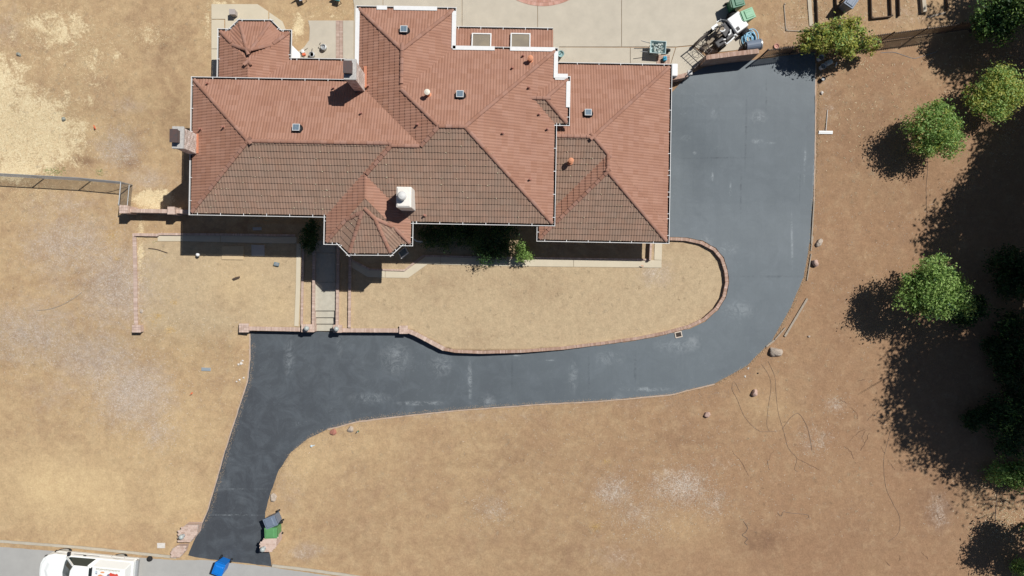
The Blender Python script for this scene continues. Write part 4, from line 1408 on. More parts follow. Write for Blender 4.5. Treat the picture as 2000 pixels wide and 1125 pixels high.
# tall oaks along the right side: mostly outside the frame, their shade lies across the ground
tall = [((2075, 290), 6.2, 2.6, 41), ((2055, 345), 7.2, 3.2, 42), ((2012, 525), 8.0, 3.9, 43), ((2034, 662), 8.2, 4.0, 44), ((2062, 716), 8.0, 3.4, 45), ((2110, 600), 8.5, 4.0, 46),
        ((2110, 450), 8.0, 3.8, 47), ((2072, -40), 7.0, 3.7, 48), ((2170, 60), 7.0, 3.6, 49), ((2150, 1040), 6.0, 2.0, 50), ((2130, 190), 6.5, 2.6, 51), ((2170, 690), 9, 4.2, 52)]
for i, ((x, y), zc, r, sd) in enumerate(tall):
    bx, by = (x - CX) / S33, (CY - y) / S33
    tree('oak_tree', 'tall dark oak on the right side casting the long ragged shadow', 'tree', (bx, by, ground_z(bx, by)), lobes(r, zc, 8, sd, .66, .52, .45), 15000, .13, [LF_o, LF_d], sd, trunk_r=.22,
         weights=[.6, .4], group='tall oaks along the right side', nclump=130, clump=.12)
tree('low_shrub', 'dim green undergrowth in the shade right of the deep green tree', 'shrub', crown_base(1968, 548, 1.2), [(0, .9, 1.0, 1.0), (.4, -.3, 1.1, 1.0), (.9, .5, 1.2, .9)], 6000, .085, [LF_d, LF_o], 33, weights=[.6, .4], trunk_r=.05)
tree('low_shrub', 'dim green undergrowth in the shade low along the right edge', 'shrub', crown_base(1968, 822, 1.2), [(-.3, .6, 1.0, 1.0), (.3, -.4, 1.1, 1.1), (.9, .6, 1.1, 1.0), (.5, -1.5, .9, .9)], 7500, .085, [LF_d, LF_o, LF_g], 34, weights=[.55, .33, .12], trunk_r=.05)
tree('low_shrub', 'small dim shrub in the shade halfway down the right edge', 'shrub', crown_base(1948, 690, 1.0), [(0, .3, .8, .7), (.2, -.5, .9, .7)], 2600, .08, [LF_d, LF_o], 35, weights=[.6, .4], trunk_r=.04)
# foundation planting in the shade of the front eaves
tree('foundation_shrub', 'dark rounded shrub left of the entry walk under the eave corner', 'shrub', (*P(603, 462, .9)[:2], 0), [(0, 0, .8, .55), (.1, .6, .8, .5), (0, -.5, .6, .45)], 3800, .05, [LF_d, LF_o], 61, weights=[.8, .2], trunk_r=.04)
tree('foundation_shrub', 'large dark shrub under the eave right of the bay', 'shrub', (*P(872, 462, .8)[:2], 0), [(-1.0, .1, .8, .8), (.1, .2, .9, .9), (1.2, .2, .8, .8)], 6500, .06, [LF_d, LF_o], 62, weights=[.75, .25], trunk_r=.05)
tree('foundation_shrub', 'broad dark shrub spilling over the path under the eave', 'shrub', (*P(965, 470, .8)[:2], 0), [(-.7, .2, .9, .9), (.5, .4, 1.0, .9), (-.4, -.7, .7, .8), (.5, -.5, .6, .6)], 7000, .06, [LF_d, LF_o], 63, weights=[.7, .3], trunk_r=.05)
tree('foundation_shrub', 'leafy shrub catching sun where it hangs over the cream path', 'shrub', (*P(1018, 494, .7)[:2], 0), [(-.15, .35, .9, .45), (.3, -.1, .8, .45), (.0, -.2, .6, .35)], 1100, .065, [LF_b, LF_g], 64, weights=[.5, .5], trunk_r=.03)

# ------------------------------------------------------------------ wheeled bins
def wheelie_bin(label, px, py, rz, m, group='wheeled rubbish bins', h=1.02, w=.62, dpt=.72, tilt=0, fallen=False, zf=None):
    p = PG(px, py); z0 = p.z
    q = P(px, py, z0 + h * .95)
    root = thing('wheelie_bin', label, 'bin', (q.x, q.y, z0), rz, group)
    mb = MB()
    lo = .78
    pr = lambda k, s: [(-w / 2 * k, -dpt / 2 * k + s), (w / 2 * k, -dpt / 2 * k + s), (w / 2 * k, dpt / 2 * k + s), (-w / 2 * k, dpt / 2 * k + s)]
    mb.prism(pr(lo, .03), .04, h - .08, top=pr(.96, 0))
    mb.prism(pr(1.0, 0), h - .09, h - .05)
    mb.build('body', m, root, bevel=.02)
    mb = MB()
    mb.prism(pr(1.03, 0), h - .05, h - .01, top=pr(1.0, 0))
    mb.prism([(-w * .4, -dpt * .42), (w * .4, -dpt * .42), (w * .4, dpt * .30), (-w * .4, dpt * .30)], h - .012, h + .03, top=[(-w * .34, -dpt * .36), (w * .34, -dpt * .36), (w * .34, dpt * .24), (-w * .34, dpt * .24)])
    for xx in (-w * .17, w * .17): mb.box((xx, -dpt * .06, h + .03), (.03, dpt * .5, .02))
    ld = mb.build('lid', m, root, bevel=.01)
    mb = MB(); mb.bar((-w * .36, dpt / 2 + .06, h - .06), (w * .36, dpt / 2 + .06, h - .06), .035, .035)
    for s in (-1, 1): mb.bar((s * w * .36, dpt / 2 - .03, h - .06), (s * w * .36, dpt / 2 + .07, h - .06), .035, .035)
    mb.build('handle', m, root)
    for s in (-1, 1):
        mb = MB(); mb.tube([(s * (w / 2 - .03), dpt / 2 * .86, .13), (s * (w / 2 + .04), dpt / 2 * .86, .13)], .13, 14)
        wl = mb.build('wheel', M_rubber, root)
        mb = MB(); mb.tube([(s * (w / 2 + .0), dpt / 2 * .86, .13), (s * (w / 2 + .047), dpt / 2 * .86, .13)], .05, 10); mb.build('hub', M_metal, wl)
    return root
wheelie_bin('faded green wheelie bin behind the white machine on the patio', 1461, 28, R(112), M_greenp)
wheelie_bin('dark green wheelie bin cut by the top edge above the machine', 1441, 3, R(105), M_greend)
wheelie_bin('green wheelie bin beside the right entrance pier', 529, 1041, R(-88), M_green)
wheelie_bin('grey-blue wheelie bin behind the green one at the driveway mouth', 528, 1020, R(-68), M_greyb)
wheelie_bin('bright blue wheelie bin standing on the street', 427, 1112, R(-20), M_blue)
wheelie_bin('dark blue-grey bin between the raised garden beds', 1663, 2, R(-35), M_greyb)

# ------------------------------------------------------------------ pickup truck in the street
def pickup():
    c = P(187, 1107, -.6)
    zs = z_out(c.x, c.y) + .022
    root = thing('pickup_truck', 'white pickup with a colourful printed bed cover parked on the street', 'pickup truck', (c.x, c.y, zs), R(180 - 5.5))
    mw = mat('white_car_paint', (.82, .83, .80), .25, spec=.6)
    md = mat('dark_trim', (.03, .03, .033), .5)
    # local x forward, y left; outline of the body
    def outline(k, x0=-2.75, x1=2.72):
        w = 1.0 * k
        pts = [(x0, -w + .05), (x0 + .1, -w)] + [(x1 - .75, -w), (x1 - .42, -w + .10), (x1 - .15, -w + .32), (x1 - .02, -w + .62), (x1, 0)]
        up = [(a, -b) for a, b in pts[::-1]][1:]
        return pts + up
    mb = MB(); mb.prism(outline(.97), .32, .62, top=outline(1.0)); mb.prism(outline(1.0), .62, .98, top=outline(.97)); mb.build('body', mw, root, bevel=.05)
    hood = [(.98, -.93), (2.0, -.90), (2.4, -.72), (2.62, -.35), (2.66, 0), (2.62, .35), (2.4, .72), (2.0, .90), (.98, .93)]
    mb = MB(); mb.prism(hood, .96, 1.02, top=[(a * .985 + .0, b * .97) for a, b in hood]); mb.prism([(1.0, -.62), (2.25, -.5), (2.42, 0), (2.25, .5), (1.0, .62)], 1.015, 1.06, top=[(1.0, -.52), (2.1, -.4), (2.25, 0), (2.1, .4), (1.0, .52)])
    mb.build('hood', mw, root, bevel=.03)
    # greenhouse: raked glass, roof panel and pillars
    lo = [(-.75, -.93), (1.15, -.90), (1.35, -.5), (1.42, 0), (1.35, .5), (1.15, .90), (-.75, .93)]
    hi = [(-.52, -.70), (.38, -.70), (.50, -.4), (.54, 0), (.50, .4), (.38, .70), (-.52, .70)]
    mb = MB(); mb.prism(lo, .97, 1.62, top=hi); gl = mb.build('cab_glass', M_glass, root)
    mb = MB(); rf = [(-.56, -.74), (.36, -.74), (.52, -.42), (.56, 0), (.52, .42), (.36, .74), (-.56, .74)]
    mb.prism(rf, 1.61, 1.66, top=[(a * .97, b * .95) for a, b in rf])
    mb.build('cab_roof', mw, root, bevel=.02)
    for s in (-1, 1):
        mb = MB(); mb.bar((1.18, s * .90, 1.0), (.40, s * .71, 1.62), .08, .07); mb.build('front_pillar', mw, root)
        mb = MB(); mb.bar((-.72, s * .92, 1.0), (-.54, s * .71, 1.62), .22, .07); mb.build('rear_pillar', mw, root)
        mb = MB(); mb.box((1.02, s * 1.10, 1.06), (.14, .24, .17)); mb.bar((1.05, s * .93, 1.0), (1.02, s * 1.02, 1.04), .06, .05); mb.build('side_mirror', md, root, bevel=.03)
        mb = MB(); mb.box((.2, s * 1.0, .86), (.16, .04, .035)); mb.build('door_handle', md, root)
        mb = MB(); mb.box((.15, s * .985, .76), (1.5, .035, .05)); mb.build('side_moulding', M_metal, root)
        mb = MB(); mb.tube([(2.28, s * .72, .8), (2.52, s * .60, .8)], .11, 10); mb.build('headlight', mat('headlight_glass', (.6, .62, .63), .15, spec=.6), root)
        for x in (-1.62, 1.72):
            mb = MB(); mb.tube([(x, s * .76, .37), (x, s * .965, .37)], .37, 22); wl = mb.build('wheel', M_rubber, root)
            mb = MB(); mb.tube([(x, s * .94, .37), (x, s * .985, .37)], .22, 18); mb.build('rim', mat('alloy_rim', (.55, .56, .57), .3, metallic=.7), wl)
            mb = MB(); mb.tube([(x + .44 * math.cos(a), s * .945, .40 + .44 * math.sin(a)) for a in [math.pi * k / 10 for k in range(11)]], .045, 6); mb.build('wheel_arch', md, wl)
    # canopy over the bed, printed
    can_lo = [(-2.68, -.93), (-.76, -.93), (-.76, .93), (-2.68, .93)]; can_hi = [(-2.60, -.74), (-.70, -.74), (-.70, .74), (-2.60, .74)]
    mb = MB(); mb.prism(can_lo, .97, 1.60, top=can_hi); cn = mb.build('canopy', mw, root, bevel=.04)
    mb = MB(); mb.box((-.70, 0, 1.58), (.07, 1.36, .04)); mb.box((-.62, 0, 1.60), (.03, 1.3, .04)); mb.build('canopy_gap_seal', md, cn)
    pr = {'red': (.62, .08, .05), 'orange': (.72, .33, .15), 'yellow': (.85, .72, .12), 'blue': (.10, .25, .45), 'grey': (.22, .20, .26), 'pale': (.55, .65, .68)}
    def blot(col, x, y, r, seed, st=1.0):
        rg = random.Random(seed); n = 14; mb = MB()
        pts = [(x + math.cos(2 * math.pi * k / n) * r * st * rg.uniform(.6, 1.2), y + math.sin(2 * math.pi * k / n) * r * rg.uniform(.6, 1.2)) for k in range(n)]
        z = 1.602 + .0015 * (seed % 6)
        mb.add([(a, b, z) for a, b in pts], [tuple(range(n))]); mb.build('print', mat('print_' + col, pr[col], .4), cn)
    blot('grey', -1.85, -.20, .28, 1, 1.6); blot('red', -1.90, -.38, .13, 2, 1.4); blot('red', -2.15, -.36, .10, 9, 1.3); blot('orange', -1.25, -.22, .12, 4, 1.7); blot('orange', -1.35, -.48, .06, 5, 2.2)
    blot('yellow', -2.35, -.12, .16, 6, 1.3); blot('blue', -2.2, .08, .10, 7, 2.0); blot('grey', -.98, -.42, .11, 8, .8); blot('pale', -.96, -.44, .07, 10, .8); blot('orange', -1.75, .1, .14, 11, 1.6); blot('red', -1.45, .3, .2, 12, 1.5)
    # gold script along the side of the canopy: illegible in the photograph
    rg = random.Random(4); mb = MB(); x = -.95
    while x > -2.3:
        a = (x, -.735 - .0, 1.607); h_ = rg.uniform(.04, .11)
        mb.bar((x, -.66, 1.607), (x - .03, -.66 + h_, 1.607), .016, .004)
        mb.bar((x, -.66, 1.607), (x - .06, -.655, 1.607), .016, .004)
        x -= rg.uniform(.05, .08)
    mb.build('script_lettering', mat('gold_print', (.30, .24, .10), .5), cn)
    mb = MB(); mb.box((-2.80, 0, .62), (.18, 1.9, .2)); mb.build('rear_bumper', M_galv, root, bevel=.03)
    mb = MB(); mb.box((2.70, 0, .48), (.10, 1.3, .22)); mb.build('front_bumper', md, root, bevel=.04)
    return root
pickup()
p = PG(294, 1090); root = thing('rubber_weight', 'small dark rubber lump lying on the street behind the pickup', 'rubber block', p, .6)
mb = MB(); mb.lathe((0, 0, .02), [(.10, 0), (.17, .05), (.15, .15), (.06, .19)], 14); mb.tube([(-.1, 0, .16), (0, 0, .28), (.1, 0, .16)], .025, 6); mb.build('body', M_rubber, root)

# ------------------------------------------------------------------ fences
def chain_link():
    base = [PG(x, y, 0) for x, y in ((-90, 339), (-5, 344), (86, 349), (177, 354), (259, 361.5), (255, 405))]
    o0 = base[0].copy()
    root = thing('chain_link_fence', 'grey chain-link fence crossing the dry lawn to a brick pillar', 'fence', o0)
    h = 1.22
    B = [b - o0 for b in base]
    for b in B:
        mb = MB(); mb.tube([b + Vector((0, 0, -.2)), b + Vector((0, 0, h + .03))], .032, 8); mb.build('fence_post', M_galv, root)
    for a, b in zip(B[:-1], B[1:]):
        up = Vector((0, 0, h)); mb = MB(); mb.tube([a + up, b + up], .028, 8); mb.build('top_rail', M_galv, root)
    a, b = B[-2], B[-1]; mb = MB(); mb.tube([a + Vector((0, 0, .35)), b + Vector((0, 0, .35))], .025, 8); mb.build('bottom_rail', M_galv, root)
    mb = MB(); mb.tube([B[-2] + Vector((0, 0, .1)), B[-2].lerp(B[-3], .35) + Vector((0, 0, h))], .018, 6); mb.build('brace', M_galv, root)
    mb = MB()
    for a, b in zip(B[:-1], B[1:]):
        d = b - a; L = d.length; u = d.normalized(); s = .085
        n = int((L + h) / s)
        for k in range(n):
            t0 = k * s - h
            # rising and falling wires
            x0, z0 = max(t0, 0), max(-t0, 0); x1 = min(t0 + h, L); z1 = x1 - t0
            if x1 > x0:
                mb.bar(a + u * x0 + Vector((0, 0, z0)), a + u * x1 + Vector((0, 0, min(z1, h))), .005, .005)
                mb.bar(a + u * x0 + Vector((0, 0, h - z0)), a + u * x1 + Vector((0, 0, h - min(z1, h))), .005, .005)
    o = mb.build('wire_mesh', mat('mesh_wire', (.16, .16, .16), .5, metallic=.5), root); o['kind'] = 'stuff'
chain_link()
def picket_fence(label, pts, h, cat='fence', sp=.125):
    base = [PG(x, y, 0, z_out) for x, y in pts]; o0 = base[0].copy()
    root = thing('picket_fence', label, cat, o0, 0, 'brown metal picket fences')
    pm = MB(); pm.box((0, 0, h / 2 + .04), (.036, .036, h)); pk = None
    for a, b in zip(base[:-1], base[1:]):
        d = b - a; L = d.length; u = d.normalized(); ang = math.atan2(d.y, d.x)
        for zz in (.16, h - .12):
            mb = MB(); mb.bar(a - o0 + Vector((0, 0, zz)), b - o0 + Vector((0, 0, zz)), .035, .035); mb.build('rail', M_fence, root)
        n = int(L / sp)
        for k in range(n):
            q = a + u * ((k + .5) * L / n) - o0; q.z = z_out(q.x + o0.x, q.y + o0.y) - o0.z
            if pk is None: o = pk = pm.build('picket', M_fence, root)
            else: o = bpy.data.objects.new('picket', pk.data); COL.objects.link(o); o.parent = root
            o.location = q; o.rotation_euler = (0, 0, ang)
        nn = max(1, int(round(L / 2.0)))
        for k in range(nn + 1):
            q = a + u * (k * L / nn) - o0
            mb = MB(); mb.box((q.x, q.y, q.z + h / 2), (.065, .065, h + .25), rz=ang); mb.build('post', M_fence, root)
picket_fence('brown metal picket fence between the brick wall and the bush', [(1484, 112.5), (1600, 97)], 1.3)
picket_fence('brown metal picket fence running right from the bush into the shade', [(1600, 97), (1720, 81), (1848, 64), (2030, 41)], 1.35)
# wrought iron gate, one leaf shut and one swung open
def gate(label, a, b, h):
    A = PG(*a, 0, z_out); B = PG(*b, 0, z_out); o0 = A.copy()
    root = thing('iron_gate', label, 'gate', o0, 0, 'iron gate leaves')
    d = B - A; d.z = 0; L = d.length; u = d.normalized(); ang = math.atan2(u.y, u.x)
    for x in (0, L):
        mb = MB(); mb.box(u * x + Vector((0, 0, h / 2)), (.06, .06, h), rz=ang); mb.build('stile', M_iron, root)
    for zz in (.12, h * .55, h - .04):
        mb = MB(); mb.bar(Vector((0, 0, zz)), u * L + Vector((0, 0, zz)), .03, .03); mb.build('rail', M_iron, root)
    n = int(L / .16)
    for k in range(1, n):
        x = L * k / n
        mb = MB(); mb.box(u * x + Vector((0, 0, h / 2 + .06 * math.sin(math.pi * k / n) * 2)), (.016, .016, h), rz=ang); mb.build('bar', M_iron, root)
    mb = MB()
    mb.tube([u * (L / 2 + .22 * math.cos(t)) + Vector((0, 0, h * .3 + .22 * math.sin(t))) for t in [k * .42 for k in range(15)]], .014, 5, closed=True)
    mb.build('scroll', M_iron, root)
gate('shut wrought iron gate leaf between stub wall and brick wall', (1345, 147), (1378, 113), 1.35)
gate('open wrought iron gate leaf swung back over the patio', (1376, 112), (1354, 92), 1.35)
pillar('small white-topped post at the iron gate by the asphalt', 1348, 141, .22, .22, .75, name='gate_post', m=mat('white_block', (.62, .60, .57), .8, (.5, .48, .46), 9, tint=.1), base_z=z_out(*P(1348, 141)[:2]))

# ------------------------------------------------------------------ raised garden beds
def bed(label, px, h=.26, name='raised_bed', m=M_woodd):
    pts = [PG(x, y, 0, ground_z) for x, y in px]; o0 = pts[0].copy()
    root = thing(name, label, 'garden bed', o0)
    for a, b in zip(pts[:-1], pts[1:]):
        mb = MB(); mb.bar(a - o0 + Vector((0, 0, h / 2)), b - o0 + Vector((0, 0, h / 2)), .05, h); mb.build('plank', m, root, bevel=.006)
    for a in pts:
        mb = MB(); mb.box(a - o0 + Vector((.05, .05, h / 2)), (.07, .07, h + .03)); mb.build('corner_stake', m, root)
bed('dark plank garden bed left of the blue-grey bin', [(1590, -70), (1595, 50), (1632, 45), (1629, -70)], .20)
bed('dark plank garden bed right of the blue-grey bin', [(1696, -70), (1700, 38), (1738, 34), (1734, -70)], .20)
bed('collapsed grey timber bed outline near the bush', [(1531, 10), (1535, 60), (1590, 62)], .05, m=M_wood)
def board(label, a, b, w, h, m, name='board', cat='board', zb=0.0, grp=None):
    A = PG(*a); B = PG(*b); c = (A + B) / 2
    mb = MB(); mb.bar(A - c + Vector((0, 0, h / 2 + zb + .01)), B - c + Vector((0, 0, h / 2 + zb + .01)), w, h)
    o = mb.build(name, m, None, loc=c, bevel=min(.006, h / 4)); tag(o, label, cat, grp); return o
board('pale flat board lying left of the first garden bed', (1578, -30), (1584, 51), .22, .04, M_woodp)
board('upright dark plank right of the second garden bed', (1752, -40), (1754, 33), .06, .2, M_woodd, 'plank', 'plank')
board('thick pale timber post lying by the garden beds', (1795, -50), (1802, 26), .22, .24, M_woodp, 'timber_post', 'timber')
board('dark plank at the edge of the tree shadow near the fence', (1846, -30), (1848, 21), .06, .18, M_woodd, 'plank', 'plank')
board('grey board on soil between garden beds and fence', (1811, 34), (1846, 25), .10, .03, M_wood)
# form boards along the curve of the drive
for lab, a, b, w in (('upper form board standing along the driveway edge', (1589, 392), (1584, 476), .07), ('form board with dark gap beside the two boulders', (1587, 462), (1583, 490), .06),
                     ('curved-end form board below the reddish boulder', (1583.5, 496), (1575.5, 548), .06), ('long loose grey board lying on the bare soil', (1576, 583), (1532, 657), .12),
                     ('short form board at the bend above the big boulder', (1533, 640), (1513, 663), .07), ('rough form board end by the big boulder', (1512, 664), (1496, 677), .10)):
    board(lab, a, b, w, .07, M_wood if 'long' not in lab else M_wood, 'form_board', 'board', grp='boards left along the driveway edge')

# ------------------------------------------------------------------ rocks
def rock(label, px, py, r, m, seed, sq=.7, zf=None):
    p = PG(px, py); bm = bmesh.new(); bmesh.ops.create_icosphere(bm, subdivisions=3, radius=1)
    off = Vector((seed * 7.3, seed * 3.1, seed)); rg = random.Random(seed)
    pl = [(Vector((rg.gauss(0, 1), rg.gauss(0, 1), rg.gauss(0, .8))).normalized(), rg.uniform(.55, .85)) for _ in range(9)]
    for v in bm.verts:
        for n, d in pl:
            t = v.co.dot(n)
            if t > d: v.co -= n * (t - d) * .9
        k = 1 + .16 * mnoise.noise(v.co * 1.7 + off) + .07 * mnoise.noise(v.co * 5 + off)
        v.co = Vector((v.co.x * r * k, v.co.y * r * k * rg.uniform(.995, 1.0) * .86, v.co.z * r * sq * k))
    me = bpy.data.meshes.new('rock'); bm.to_mesh(me); bm.free(); me.materials.append(m)
    o = bpy.data.objects.new('rock', me); COL.objects.link(o); o.location = p + Vector((0, 0, r * sq * .22)); o.rotation_euler = (0, 0, seed)
    tag(o, label, 'rock', 'rocks along the driveway'); return o
rock('pale grey angular boulder beside the upper form boards', 1599, 474, .27, M_rockg, 1)
rock('reddish half-round boulder below the grey one', 1590, 514, .26, M_rockp, 2, 1.0)
rock('biggest boulder, layered grey, at the driveway bend', 1514, 687, .40, M_rockg, 3, .75)
rock('pinkish round boulder on bare soil below the bend', 1473, 767, .24, M_rockp, 4, 1.0)
rock('tan pointed boulder lowest along the driveway curve', 1381, 810, .23, M_rockp, 5, 1.0)
rock('flat red rock at the inner driveway corner', 652, 844, .25, mat('red_rock', (.44, .19, .14), .95, (.33, .14, .10), 9, 8, bump=.6, bscale=25), 6, .5)
rock('tan rock beside the red one at the corner', 685, 838, .24, M_rockg, 7, .6)
rock('grey rock at the driveway edge above the bins', 534, 971, .27, M_rockg, 8, .6)
rock('small pale stone on soil near the long board', 1580, 657, .10, M_rockg, 9)
rock('small white stone beside the squeegee side of the drive', 1604.5, 182, .12, mat('white_stone', (.68, .64, .58), .9, (.55, .5, .45), 9), 10, .9)
rock('pair-topped pale stone left of the driveway', 471, 709, .12, MATS['white_stone'], 11)
rock('dark mossy stone on the straw at far left', 37, 107, .16, mat('mossy_rock', (.16, .16, .12), .95, (.35, .36, .32), 9, bump=.5), 12)
rock('second dark stone on the straw, nearer the house', 125, 233, .15, MATS['mossy_rock'], 13)
rock('small stone by the flush edging in the left lawn', 277, 608, .13, M_rockg, 14, .4)

# ------------------------------------------------------------------ small things on the ground
def small(name, label, cat, px, py, rz=0.0, zf=None, dz=0.0):
    p = PG(px, py, dz, zf); return thing(name, label, cat, p, rz)
# squeegee
t = small('squeegee', 'long-handled white squeegee lying right of the asphalt', 'squeegee', 1612, 258, R(-1))
mb = MB(); mb.box((0, 0, .05), (.82, .13, .05)); mb.build('head', M_white, t, bevel=.01)
mb = MB(); mb.box((0, -.085, .03), (.82, .05, .03)); mb.build('blade', M_metal, t)
mb = MB(); mb.tube([(.0, .05, .07), (.06, 1.28, .10)], .022, 8); mb.build('handle', mat('pole', (.62, .60, .56), .5), t)
# buckets and litter at the corner of the asphalt
def bucket(label, px, py, m, lying=False, rz=0, r=.15, h=.36):
    t = small('bucket', label, 'bucket', px, py, rz)
    if not lying:
        mb = MB(); mb.lathe((0, 0, 0), [(r * .85, 0), (r, h), (r * 1.06, h), (r * 1.06, h - .03), (r * .96, h - .02), (r * .82, .03)], 18); mb.build('pail', m, t)
        mb = MB(); mb.lathe((0, 0, h - .07), [(r * .93, 0), (r * .5, .004)], 16); mb.build('contents', mat('slurry', (.10, .10, .10), .4, (.35, .36, .36), 14, contrast=2), t)
    else:
        mb = MB(); mb.tube([(0, 0, r), (.02, h, r)], [r, r * .9], 16); mb.build('pail', m, t)
    mb = MB(); mb.tube([(math.cos(a) * r, math.sin(a) * r * .3 + r * .9, h * .9 - .05 * math.sin(a)) for a in [math.pi * k / 10 for k in range(11)]], .006, 5); mb.build('bail', M_metal, t)
    return t
M_paleblue = mat('pale_blue_plastic', (.50, .60, .63), .4, (.62, .68, .70), 12)
bucket('white bucket with grey slurry at the asphalt corner', 1603, 133, M_white)
bucket('pale blue pail tipped over beside the white bucket', 1611, 127, M_paleblue, True, R(-60))
bucket('white bucket in the bush shade at the asphalt corner', 1599, 116, M_white)
bucket('black bucket standing on soil below the tipped pail', 1605, 156, M_black, r=.12, h=.25)
board('small white stick on soil right of the tipped pail', (1631, 130), (1634, 122), .07, .04, M_white, 'stick', 'stick')
board('short pale stick beside the black bucket', (1600, 150), (1605, 144), .04, .03, M_woodp, 'stick', 'stick')
# drain box at the kerb
t = small('drain_box', 'square drain inlet with pale rim set in the asphalt', 'drain', 1325, 653.5, R(12), z_out, .03)
mb = MB()
for dx, dy, sx, sy in ((0, .15, .42, .05), (0, -.15, .42, .05), (.185, 0, .05, .25), (-.185, 0, .05, .25)): mb.box((dx, dy, .015), (sx, sy, .05))
mb.build('rim', mat('pale_rim', (.62, .52, .42), .9), t)
mb = MB(); mb.box((0, 0, .008), (.32, .25, .01)); pit = mb.build('pit', mat('dark_pit', (.05, .042, .035), .95), t)
for k in range(5):
    mb = MB(); mb.box((-.12 + .06 * k, 0, .016), (.018, .25, .012)); mb.build('grate_bar', M_iron, t)
# boards, boxes and lights in the front yard
def slabthing(name, label, cat, px, m, h):
    pts = [PG(x, y) for x, y in px]; c = sum(pts, Vector()) / len(pts)
    poly = [(p.x - c.x, p.y - c.y) for p in pts]
    if sum(poly[i][0] * poly[(i + 1) % len(poly)][1] - poly[(i + 1) % len(poly)][0] * poly[i][1] for i in range(len(poly))) < 0: poly = poly[::-1]
    mb = MB(); mb.prism(poly, .006, h); o = mb.build(name, m, None, loc=c, bevel=.008); return tag(o, label, cat)
slabthing('plywood_sheet', 'tan plywood sheet half in the eave shadow', 'plywood', [(433.5, 481), (477, 480.5), (476, 507.5), (434, 507)], mat('plywood', (.60, .45, .27), .8, (.53, .40, .24), 4), .06)
slabthing('plywood_sheet', 'grey panel fully in the eave shadow', 'panel', [(491.5, 478), (517, 478.5), (517.5, 500), (492, 500)], mat('grey_panel', (.56, .50, .44), .8, (.48, .43, .38), 4), .06)
slabthing('vent_cover', 'small grey metal plate on the shaded soil by the eave', 'metal plate', [(494, 444), (511, 443.5), (511.5, 449.5), (494.5, 450)], M_galv, .05)
slabthing('metal_tray', 'pale blue-grey metal strip on the left lawn', 'metal tray', [(394, 717.5), (412, 718.5), (412, 724.5), (394, 724)], mat('tray_metal', (.42, .47, .50), .4, metallic=.4), .05)
slabthing('white_slab', 'white utility cover on soil near the kerb', 'utility cover', [(307.5, 1060), (323, 1060), (323, 1070), (308, 1070)], MATS['white_stone'], .06)
t = small('meter_box', 'blue-grey box lying on the front yard left of the cream path', 'box', 541, 516, R(-12))
mb = MB(); mb.box((0, 0, .07), (.30, .22, .13)); mb.build('case', mat('box_blue', (.22, .29, .32), .5, (.12, .15, .16), 9), t, bevel=.02)
mb = MB(); mb.box((.03, .0, .142), (.16, .12, .02)); mb.build('cover', M_galv, t)
t = small('garden_lamp', 'white ball garden lamp at the edge of the eave shadow', 'lamp', 390, 498)
mb = MB(); mb.tube([(0, 0, -.1), (0, 0, .18)], .03, 8); mb.build('stem', M_white, t)
mb = MB(); mb.lathe((0, 0, .14), [(.11 * math.sin(math.pi * i / 10) + .002, .11 - .11 * math.cos(math.pi * i / 10)) for i in range(11)], 14); mb.build('globe', M_white, t, smooth=True)
t = small('log', 'short dark weathered log on the left yard', 'log', 462, 543, R(18))
mb = MB(); mb.tube([(-.22, 0, .05), (0, .01, .055), (.22, 0, .05)], [.045, .055, .04], 8); mb.build('stem', M_woodd, t)
mb = MB(); mb.tube([(-.2, -.07, .035), (.15, -.06, .035)], .03, 8); mb.build('branch', M_woodd, t)
# old window frame leaning by the bay, and a pipe elbow
a = P(782, 487, .5); t = thing('window_frame', 'blue-white window frame leaning beside the bay', 'window frame', (a.x, a.y, 0), R(38))
rotm = Matrix.Rotation(R(35), 3, 'X')
mb = MB()
for dx, dz, sx, sz in ((0, .04, .55, .06), (0, .80, .55, .06), (-.25, .42, .06, .82), (.25, .42, .06, .82)): mb.box(rotm @ Vector((dx, 0, dz)), (sx, .05, sz), rot=rotm)
mb.build('frame', M_white, t)
mb = MB(); mb.box(rotm @ Vector((0, 0, .42)), (.46, .02, .72), rot=rotm); mb.build('pane', mat('blue_glass', (.16, .22, .28), .15, spec=.6), t)
a = P(811, 470, .3); t = thing('downspout', 'white downspout elbow beside the bay corner', 'downspout', (a.x, a.y, 0))
mb = MB(); mb.tube([(-.1, .1, 1.6), (-.1, .1, .2), (.05, .0, .1), (.42, -.05, .07)], .05, 8); mb.build('pipe', M_white, t)
mb = MB(); mb.box((-.1, .1, 1.2), (.14, .12, .03)); mb.build('strap', M_galv, t)
# flags and litter
def flag(label, px, py, c, s=.10):
    t = small('marker', label, 'marker', px, py, random.random() * 3)
    mb = MB(); mb.tube([(0, 0, -.03), (0, 0, .2)], .008, 5); mb.build('pin', M_metal, t)
    mb = MB(); mb.box((s / 2, 0, .17), (s, .02, .07)); mb.box((s * .4, .05, .012), (s, .07, .02)); mb.build('flag', c, t)
M_orange = mat('orange_plastic', (.70, .16, .07), .6)
flag('orange marker at the cream path corner near the garage wing', 1256, 520, M_orange, .16)
flag('orange marker in the dry grass left of the west chimney', 188, 252, M_orange, .2)
flag('red-orange marker on the left lawn below the metal tray', 374, 770, M_orange, .12)
t = small('bottle', 'dark green bottle standing near the tan corner rock', 'bottle', 700, 842)
mb = MB(); mb.lathe((0, 0, 0), [(.05, 0), (.05, .16), (.02, .22), (.02, .28)], 12); mb.build('glass', mat('bottle_green', (.05, .14, .08), .2, spec=.6), t)
mb = MB(); mb.lathe((0, 0, .27), [(.024, 0), (.024, .03)], 8); mb.build('cap', M_white, t)
t = small('valve_box', 'small green valve fitting in gravel by the inner curve', 'valve', 610, 871)
